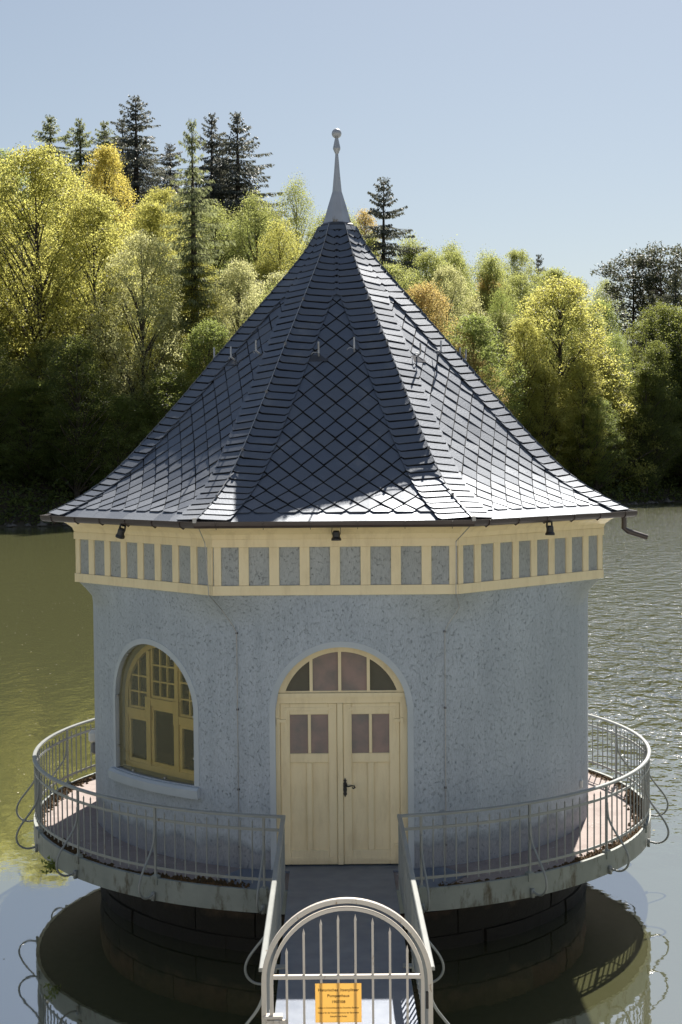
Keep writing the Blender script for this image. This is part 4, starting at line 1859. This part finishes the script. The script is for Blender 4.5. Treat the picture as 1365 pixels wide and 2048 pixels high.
def text(body, size, z, parent, wfix=None):
    cu = bpy.data.curves.new('lettering', 'FONT')
    cu.body = body
    cu.size = size
    cu.align_x = 'CENTER'
    cu.align_y = 'CENTER'
    cu.extrude = 0.0004
    cu.offset = 0.0007 if size > .025 else 0.0004
    cu.space_character = 1.06
    o = bpy.data.objects.new('lettering', cu)
    COL.objects.link(o)
    cu.materials.append(MATS['ink'])
    o.parent = parent
    bpy.context.view_layer.update()
    wd = o.dimensions.x
    sx = (wfix / wd) if (wfix and wd > 1e-6) else 1.0
    o.matrix_basis = Matrix.Translation((0, -.0032, z)) @ Matrix.Rotation(PI / 2, 4, 'X') @ Matrix.Scale(sx, 4, (1, 0, 0))
    dg = bpy.context.evaluated_depsgraph_get()
    me = bpy.data.meshes.new_from_object(o.evaluated_get(dg))
    me.materials.clear()
    M = o.matrix_basis.copy()
    bpy.data.objects.remove(o, do_unlink=True)
    o = link('lettering', me, 'ink', None)
    o.parent = parent
    o.matrix_basis = M
    return o


text('Historisches  Itzenplitzer', 0.033, 0.108, SG, 0.335)
text('Pumpenhaus', 0.033, 0.060, SG, 0.18)
text('1907/08', 0.031, 0.009, SG, 0.108)
text('Unikat im Denkmalbestand des Deutschen Bergbaus', 0.019, -0.040, SG, 0.335)
text('Gebaut für die Wasserversorgung der Bergwerke', 0.019, -0.081, SG, 0.335)
text('Itzenplitz und Reden', 0.019, -0.111, SG, 0.138)
for x in (-.142, .142):
    MB().lathe([(.0008, -.0), (.006, .0), (.005, .003), (.0008, .004)], 8).build('screw', 'cable', SG).matrix_basis = Matrix.Translation((x, -.002, .001)) @ Matrix.Rotation(PI / 2, 4, 'X')

# small weed hanging from the deck edge
def weed(p, rz, n, label):
    rr = random.Random(int(rz * 100) + n)
    b = MB()
    for i in range(n):
        c = Vector((rr.gauss(0, .06), rr.gauss(0, .04), rr.gauss(-.03, .05)))
        s = rr.uniform(.02, .045)
        d = Vector((rr.gauss(0, 1), rr.gauss(0, 1), rr.gauss(0, 1))).normalized()
        e_ = d.orthogonal().normalized()
        b.add([c - d * s, c + e_ * s * .5, c + d * s, c - e_ * s * .5], [(0, 1, 2, 3)])
    o = b.build('weed', LEAF['green'])
    o.location = p
    tag(o, label, 'plant')


weed(pol(4.66, R(-58), -.20), 1, 60, 'small green weed hanging from the left deck edge')
weed(pol(4.52, R(-118), .08), 2, 40, 'small green weed on the rear left deck edge by the railing foot')

# ------------------------------------------------------------------ trees
def quads_mesh(name, C, D1, D2):
    """leaf-sized faces: centres C, half axes D1, D2 (n,3)"""
    n = len(C)
    v = np.stack([C - D1, C + D2, C + D1, C - D2], 1).reshape(-1, 3).astype(np.float32)
    me = bpy.data.meshes.new(name)
    me.vertices.add(4 * n)
    me.vertices.foreach_set('co', v.ravel())
    me.loops.add(4 * n)
    me.loops.foreach_set('vertex_index', np.arange(4 * n, dtype=np.int32))
    me.polygons.add(n)
    me.polygons.foreach_set('loop_start', np.arange(0, 4 * n, 4, dtype=np.int32))
    me.polygons.foreach_set('loop_total', np.full(n, 4, np.int32))
    me.update(calc_edges=True)
    return me


def unit(a):
    return a / np.maximum(np.linalg.norm(a, axis=1, keepdims=True), 1e-9)


def rand_leaves(r, C, smin, smax, flat=0.5, asp=0.6):
    n = len(C)
    nrm = r.normal(size=(n, 3))
    nrm[:, 2] = np.abs(nrm[:, 2]) + flat
    nrm = unit(nrm)
    t = unit(np.cross(nrm, r.normal(size=(n, 3))))
    q = np.cross(nrm, t)
    s = r.uniform(smin, smax, (n, 1))
    return C, t * s, q * s * asp


def trunk_mesh(name, branches, mat_name):
    b = MB()
    for pts, rs in branches:
        b.tube(pts, list(rs), 6)
    me = bpy.data.meshes.new(name)
    me.from_pydata(b.v, [], b.f)
    me.materials.append(MATS[mat_name])
    me.polygons.foreach_set('use_smooth', [True] * len(me.polygons))
    return me


def deciduous(seed, H, rad, zlow, ncl, per, sig, smin, smax, top=0.62, droop=0.0, lob=0.25):
    """crown of leaf clumps carried on limbs; returns trunk and crown meshes, height H"""
    r = np.random.default_rng(seed)
    ph = r.uniform(0, 2 * PI, 6)

    def env(az, t):   # t 0..1 along crown height
        base = np.sin(PI * np.clip(t, 0, 1) ** top) ** 0.55
        l_ = 1 + lob * np.sin(2 * az + ph[0] + 3 * t) + lob * 0.7 * np.sin(3 * az + ph[1] - 5 * t) + lob * .5 * np.sin(7 * t + ph[2] + az)
        return rad * base * l_
    t = r.uniform(0.02, 0.985, ncl)
    az = r.uniform(0, 2 * PI, ncl)
    rr = np.sqrt(r.uniform(0.12, 1.0, ncl))
    e = env(az, t) * rr
    cx = np.stack([e * np.cos(az), e * np.sin(az), zlow + (H - zlow) * t - droop * rr * 1.2], 1)
    # limbs
    br = []
    wob = r.normal(0, .12, (7, 2)).cumsum(0) * .5
    tz = np.linspace(-1.5, H * 0.86, 7)
    tp = [(wob[i, 0], wob[i, 1], tz[i]) for i in range(7)]
    r0 = 0.018 * H
    br.append((tp, [r0 * (1 - .9 * i / 6) + .02 for i in range(7)]))
    for i in r.choice(ncl, min(ncl, 70), replace=False):
        c = cx[i]
        zb = max(zlow * .6, c[2] - 1.2 - 0.75 * math.hypot(c[0], c[1]))
        k = np.interp(zb, tz, np.arange(7))
        bx0 = np.array([np.interp(k, range(7), wob[:, 0]), np.interp(k, range(7), wob[:, 1]), zb])
        mid = bx0 * .5 + c * .5 + np.array([0, 0, .25])
        rb = 0.10 * (1 - zb / H) + .035
        br.append(([tuple(bx0), tuple(mid + r.normal(0, .15, 3)), tuple(c)], [rb, rb * .6, .015]))
    # leaves: each clump is a flattened puff, denser outside
    n = ncl * per
    idx = np.repeat(np.arange(ncl), per)
    sz = r.uniform(.65, 1.35, ncl)[idx][:, None]
    off = r.normal(size=(n, 3)) * np.array([sig, sig, sig * (0.55 if droop == 0 else 1.3)]) * sz
    C = cx[idx] + off
    C, D1, D2 = rand_leaves(r, C, smin, smax, 0.45 if droop == 0 else 0.05)
    return trunk_mesh('trunk', br, 'bark'), quads_mesh('crown', C, D1, D2), H, rad


def conifer(seed, H, rad, nwh, per, kind, zl=None):
    r = np.random.default_rng(seed)
    br = [([(0, 0, -1.5), (0.1, .05, H * .5), (0, 0, H)], [.017 * H, .010 * H, .02])]
    Cs, D1s, D2s = [], [], []
    zl = zl or {'spruce': .12, 'larch': .18, 'pine': .58}[kind]
    for i in range(nwh):
        t = zl + (1 - zl) * (i + r.uniform(0, .6)) / nwh
        z = H * t
        q = (1 - t) / (1 - zl)
        if kind == 'pine':
            Rm = rad * (0.45 + 0.55 * math.sin(PI * min(1, q * 1.05 + .05))) * r.uniform(.5, 1.1)
        else:
            Rm = rad * min(1.0, (q * 1.8) ** 0.85) * (0.8 + 0.35 * r.random()) + 0.2
        nb = r.integers(4, 7)
        a0 = r.uniform(0, 2 * PI)
        for j in range(nb):
            a = a0 + j * 2 * PI / nb + r.uniform(-.35, .35)
            Lb = Rm * r.uniform(.45, 1.2)
            d = np.array([math.cos(a), math.sin(a), 0])
            m = 7
            u = np.linspace(0, 1, m)
            if kind == 'pine':
                zz = z + .30 * Lb * u
            else:
                zz = z + Lb * (-0.42 * u + 0.30 * u ** 2.2) * (1 if kind == 'spruce' else .8) + 0.03 * H * (q < .2) * u
            P = d[None] * (u * Lb)[:, None]
            P[:, 2] = zz
            br.append(([tuple(P[0]), tuple(P[3]), tuple(P[-1])], [.05 * q + .018, .03 * q + .012, .006]))
            k = max(6, int(per * Lb / rad))
            if kind == 'pine':
                uu = np.clip(r.normal(.82, .16, k), .2, 1.1)
                c = np.stack([np.interp(uu, u, P[:, x]) for x in range(3)], 1) + r.normal(size=(k, 3)) * np.array([.45, .45, .22])
                C, A, B = rand_leaves(r, c, .14, .26, .5, .35)
            else:
                uu = r.uniform(.08, 1.02, k)
                sw = (1 - .75 * uu) * .30 * Lb + .08
                side = np.array([-d[1], d[0], 0])
                c = np.stack([np.interp(uu, u, P[:, x]) for x in range(3)], 1)
                v = r.uniform(-1, 1, k)
                c = c + side[None] * (v * sw)[:, None]
                hang = r.uniform(.08, .42 if kind == 'spruce' else .55, k) * (.55 + .45 * q)
                c[:, 2] -= hang * .55 + np.abs(v) * sw * .25
                A = np.stack([d[0] * .35 * hang + r.normal(0, .05, k), d[1] * .35 * hang + r.normal(0, .05, k), -hang * .75], 1)
                B = unit(np.cross(A, r.normal(size=(k, 3)))) * r.uniform(.035, .075 if kind == 'spruce' else .05, (k, 1))
                C = c
            Cs.append(C)
            D1s.append(A)
            D2s.append(B)
    return trunk_mesh('trunk', br, 'pine_bark' if kind == 'pine' else 'bark'), quads_mesh('crown', np.concatenate(Cs), np.concatenate(D1s), np.concatenate(D2s)), H, rad


VAR = {
    'broad': [deciduous(s, 18, 5.6, 1.6, 820, 62, .37, .055, .105, .82) for s in (1, 2, 3, 10)],
    'narrow': [deciduous(s, 18, 3.9, 1.6, 560, 62, .37, .055, .105, .8) for s in (4, 5)],
    'birch': [deciduous(s, 20, 3.8, 2.0, 520, 62, .38, .05, .09, .85, 0.8, .35) for s in (6, 7)],
    'bush': [deciduous(s, 6, 3.4, -0.6, 300, 60, .34, .055, .105, .8) for s in (8, 9)],
    'spruce': [conifer(s, 26, 5.0, 38, 220, 'spruce') for s in (11, 12, 18)],
    'larch': [conifer(s, 24, 3.6, 38, 170, 'larch') for s in (13, 14)],
    'tall_larch': [conifer(17, 34, 3.0, 36, 105, 'larch', .40)],
    'pine': [conifer(s, 20, 4.2, 16, 130, 'pine') for s in (15,)],
}
KINDN = {'broad': ('broadleaf_tree', 'broad crowned tree'), 'narrow': ('broadleaf_tree', 'slender broadleaf tree'), 'birch': ('birch_tree', 'airy drooping birch'),
         'bush': ('shore_bush', 'low bush'), 'spruce': ('spruce_tree', 'spruce'), 'larch': ('larch_tree', 'feathery larch'), 'tall_larch': ('larch_tree', 'feathery larch'), 'pine': ('pine_tree', 'pine')}
COLN = {'yellow': 'yellow green', 'gold': 'golden yellow', 'green': 'fresh green', 'pale': 'pale whitish green', 'birch': 'soft green', 'copper': 'coppery orange', 'dark': 'dark green',
        'spruce': 'dark', 'larch': 'grey green', 'pine': 'dark green'}


def ray_xy(px, py, d):
    """point at distance d along +Y from the camera seen at that place"""
    a, b_ = (px - 682.5) / 2844.0, -(py - 1024) / 2844.0
    q = cam.matrix_world.to_3x3() @ Vector((a, b_, -1))
    return CAM + q * (d / q.y)


# (centre px, top px, crown width px, distance, shape, colour)
TREES = {
    'left shore': [(-50, 680, 250, 141, 'broad', 'dark'), (60, 760, 220, 142, 'broad', 'green'), (150, 670, 190, 140, 'narrow', 'dark'), (235, 790, 200, 141, 'broad', 'green'),
                   (330, 740, 190, 143, 'narrow', 'dark'), (420, 640, 200, 148, 'broad', 'green'), (540, 640, 200, 153, 'broad', 'green')],
    'left slope': [(-60, 300, 340, 156, 'broad', 'yellow'), (70, 292, 330, 153, 'broad', 'yellow'), (190, 385, 250, 152, 'broad', 'yellow'), (285, 465, 230, 148, 'broad', 'pale'),
                   (300, 405, 220, 166, 'broad', 'yellow'), (395, 520, 200, 158, 'broad', 'yellow'), (480, 520, 190, 156, 'broad', 'pale'), (555, 545, 190, 163, 'narrow', 'pale')],
    'upper left slope': [(212, 293, 190, 178, 'broad', 'gold'), (325, 375, 190, 180, 'broad', 'yellow'), (110, 320, 200, 182, 'broad', 'yellow'), (0, 300, 220, 184, 'broad', 'green'),
                         (430, 400, 170, 186, 'birch', 'birch'), (510, 378, 170, 182, 'birch', 'birch'), (592, 345, 120, 188, 'birch', 'birch'), (650, 420, 140, 192, 'birch', 'birch'), (560, 430, 150, 176, 'birch', 'yellow')],
    'left ridge': [(100, 234, 190, 212, 'larch', 'larch'), (160, 243, 180, 214, 'larch', 'larch'), (209, 245, 170, 218, 'larch', 'larch'), (245, 240, 200, 222, 'spruce', 'spruce'), (272, 196, 290, 208, 'spruce', 'spruce'),
                   (424, 231, 230, 214, 'spruce', 'spruce'), (475, 229, 290, 212, 'spruce', 'spruce'), (340, 290, 200, 222, 'spruce', 'spruce'), (445, 290, 220, 220, 'spruce', 'spruce')],
    'left slope tall': [(384, 246, 150, 157, 'tall_larch', 'larch')],
    'right ridge': [(768, 360, 270, 205, 'spruce', 'spruce'), (730, 420, 110, 212, 'narrow', 'copper'), (690, 410, 120, 205, 'birch', 'birch'), (820, 462, 150, 208, 'birch', 'birch'), (905, 478, 150, 216, 'birch', 'birch'), (975, 495, 130, 236, 'birch', 'birch'),
                    (1035, 498, 130, 246, 'broad', 'birch'), (1078, 512, 140, 250, 'spruce', 'spruce'), (1100, 540, 130, 246, 'broad', 'birch'), (1150, 556, 120, 250, 'broad', 'birch'), (1212, 552, 110, 244, 'birch', 'birch')],
    'right slope': [(850, 565, 190, 168, 'broad', 'copper'), (915, 690, 190, 167, 'broad', 'copper'), (890, 520, 150, 204, 'birch', 'birch'), (978, 545, 110, 206, 'narrow', 'copper'), (940, 560, 120, 212, 'birch', 'green'),
                    (1040, 545, 160, 212, 'broad', 'birch'), (1000, 625, 200, 192, 'broad', 'pale'), (1080, 600, 150, 205, 'broad', 'yellow'), (1200, 600, 140, 214, 'broad', 'green'), (740, 500, 150, 190, 'birch', 'birch'), (1040, 720, 180, 188, 'broad', 'pale'),
                    (1120, 600, 170, 216, 'broad', 'birch'), (860, 500, 150, 198, 'broad', 'birch'), (1160, 640, 160, 200, 'broad', 'green'), (960, 590, 150, 200, 'broad', 'yellow'), (1010, 560, 140, 222, 'broad', 'birch')],
    'right shore': [(1125, 555, 300, 187, 'broad', 'yellow'), (1215, 790, 200, 184, 'bush', 'yellow'), (1110, 820, 220, 186, 'broad', 'green'), (980, 800, 220, 184, 'broad', 'green'), (1185, 700, 190, 188, 'broad', 'yellow'),
                    (1330, 608, 200, 197, 'broad', 'dark'), (1400, 600, 240, 196, 'broad', 'dark'), (1290, 720, 150, 199, 'narrow', 'dark'), (880, 760, 220, 178, 'broad', 'green'), (760, 720, 220, 172, 'broad', 'green'), (650, 690, 220, 163, 'broad', 'green')],
    'right far ridge': [(1268, 520, 170, 224, 'pine', 'pine'), (1322, 497, 170, 222, 'pine', 'pine'), (1305, 585, 190, 202, 'spruce', 'pine'), (1352, 540, 210, 204, 'spruce', 'pine'), (1375, 515, 220, 226, 'spruce', 'spruce'), (1300, 560, 200, 226, 'spruce', 'spruce')],
}
SKY = [(-140, 300), (60, 300), (140, 330), (230, 325), (300, 400), (400, 402), (500, 390), (600, 375), (660, 430), (720, 445), (830, 470), (930, 490), (1040, 502), (1130, 552), (1200, 592), (1260, 602), (1365, 606), (1480, 590)]
_sx, _sy = zip(*SKY)
rt = random.Random(77)
for row, d0, drop, step, pal in (('hill top infill', 206, 14, 105, ('birch', 'birch', 'yellow', 'green')), ('upper infill', 190, 62, 100, ('yellow', 'birch', 'birch', 'green', 'pale', 'green')),
                                 ('middle infill', 173, 125, 105, ('yellow', 'birch', 'green', 'yellow', 'pale')), ('lower infill', 160, 205, 110, ('yellow', 'green', 'birch', 'yellow')),
                                 ('waterside infill', 149, 370, 115, ('green', 'dark', 'green', 'birch'))):
    lst = []
    px = -130 + rt.uniform(0, 60)
    while px < 1480:
        top = float(np.interp(px, _sx, _sy)) + drop + rt.uniform(-22, 30)
        d = d0 + rt.uniform(-5, 5)
        for _ in range(40):
            p = ray_xy(px, top, d)
            if p.y - float(shore_y(p.x)) < 2.5:
                d += 2
        p = ray_xy(px, top, d)
        hidden = abs(px - 672) < (top - 440) * 0.93 - 30
        if not hidden and p.z - float(height(p.x, p.y)) > 6 and d < d0 + 45:
            k_ = rt.choice(('broad', 'broad', 'broad', 'narrow', 'birch'))
            lst.append((px, top, rt.uniform(150, 210) * (0.75 if k_ != 'broad' else 1.15) * 165 / d, d, k_, rt.choice(pal) if px < 1265 else 'dark'))
        px += step * rt.uniform(.75, 1.25)
    TREES[row] = lst
lst = []
for px in (-60, 0, 55, 110, 165, 215, 262, 300):
    lst.append((px, 965 + rt.uniform(-35, 25), rt.uniform(90, 130), 141 + (px > 100) * 2 + (px > 200) * 3 + rt.uniform(-.5, 1), 'bush', rt.choice(('dark', 'green', 'dark'))))
for px in (1085, 1140, 1195, 1250, 1300, 1345, 1400):
    lst.append((px, 945 + rt.uniform(-40, 20), rt.uniform(80, 120), 182 + (px - 1085) * .07 + rt.uniform(0, 2), 'bush', rt.choice(('green', 'yellow', 'green')) if px < 1270 else 'dark'))
TREES['water edge bush'] = lst
ORD = ['first', 'second', 'third', 'fourth', 'fifth', 'sixth', 'seventh', 'eighth', 'ninth', 'tenth', 'eleventh', 'twelfth', 'thirteenth', 'fourteenth', 'fifteenth', 'sixteenth', 'seventeenth', 'eighteenth']
tcount = 0
for row, lst in TREES.items():
    order = sorted(range(len(lst)), key=lambda i: lst[i][0])
    for i, (px, py, wpx, d, kind, colr) in enumerate(lst):
        vi = VAR[kind]
        tm, cm, H, rad = vi[tcount % len(vi)]
        tcount += 1
        top = ray_xy(px, py, d)
        zb = float(height(top.x, top.y)) - 0.3
        hh = max(3.0, top.z - zb)
        sz = hh / H
        sxy = max(0.45 * sz, (wpx / 2844.0 * d / 2) / (rad * 1.12))
        nm, desc = KINDN[kind]
        root = empty(nm, (top.x, top.y, zb))
        root.rotation_euler = (0, 0, rnd.uniform(0, 2 * PI))
        root.scale = (sxy, sxy, sz)
        for me, pn in ((tm, 'trunk'), (cm, 'crown')):
            o = bpy.data.objects.new(pn, me)
            COL.objects.link(o)
            o.parent = root
            if pn == 'crown':
                if not me.materials:
                    me.materials.append(LEAF[colr])
                o.material_slots[0].link = 'OBJECT'
                o.material_slots[0].material = LEAF[colr]
        k = order.index(i)
        if len(lst) == 1:
            lab = 'tall lone %s %s with bare lower trunk on the left slope' % (COLN[colr], desc)
        else:
            lab = '%s %s, %s from the left in the %s row' % (COLN[colr], desc, ORD[k], row)
        tag(root, lab, 'bush' if kind == 'bush' else 'tree', 'trees of the ' + row)


def undergrowth():
    """shrubby mass covering the hillside between the trunks"""
    r = np.random.default_rng(99)
    n = 120000
    x = r.uniform(-75, 95, n)
    e = np.where(r.random(n) < .5, 0.2 + 14 * r.random(n), r.uniform(0.5, 120, n))
    y = shore_y(x) + e
    z = height(x, y)
    cl = np.sin(x * 1.1 + y * .7) + np.sin(x * .6 - y * .9 + 2) + np.sin(x * 2.3 + 1)
    h = np.abs(r.normal(0, 1, n)) * (0.9 + .5 * cl).clip(.15, 3)
    C = np.stack([x, y, z + h * .9 - .1], 1)
    C, A, B = rand_leaves(r, C, .13, .30, .5)
    me = quads_mesh('undergrowth', C, A, B)
    o = link('undergrowth', me, LEAF['dark'])
    tag(o, 'dark leafy undergrowth covering the wooded hillside', None, None, 'stuff')
    # stones and dead wood along the water's edge
    b = MB()
    rr = random.Random(3)
    for i in range(520):
        x = rr.uniform(-80, 110)
        y = float(shore_y(x)) + rr.uniform(-.2, 1.2)
        z = float(height(x, y))
        s = rr.uniform(.15, .55)
        vs = []
        for (a, c, d) in ((1, 0, 0), (0, 1, 0), (-1, 0, 0), (0, -1, 0), (0, 0, 1), (0, 0, -1)):
            k = s * rr.uniform(.6, 1.2)
            vs.append((x + a * k, y + c * k, z + .1 + d * k * .7))
        b.add(vs, [(0, 1, 4), (1, 2, 4), (2, 3, 4), (3, 0, 4), (1, 0, 5), (2, 1, 5), (3, 2, 5), (0, 3, 5)])
    o = b.build('shore_stones', simple('shore_stone', (0.16, 0.14, 0.12), (0.09, 0.08, 0.07), 1, 0.9))
    tag(o, 'loose stones lining the far water edge', None, None, 'stuff')


undergrowth()


def floating_specks():
    r = np.random.default_rng(21)
    n = 900
    y = -8 + 70 * r.random(n) ** 1.3
    side = np.where(r.random(n) < .72, -1, 1)
    x = side * (4.2 + r.random(n) * (6 + 0.25 * (y + 9)))
    keep = x * x + y * y > 5.2 ** 2
    x, y = x[keep], y[keep]
    n = len(x)
    a = r.uniform(0, PI, n)
    s = r.uniform(.012, .035, (n, 1))
    C = np.stack([x, y, np.full(n, WZ + .004)], 1)
    D1 = np.stack([np.cos(a), np.sin(a), np.zeros(n)], 1) * s
    D2 = np.stack([-np.sin(a), np.cos(a), np.zeros(n)], 1) * s * .6
    o = link('floating_petals', quads_mesh('floating_petals', C, D1, D2), simple('petals', (0.55, 0.52, 0.38), (0.40, 0.36, 0.22), 3, 0.8))
    tag(o, 'pale petals and pollen floating on the lake', None, None, 'stuff')


floating_specks()
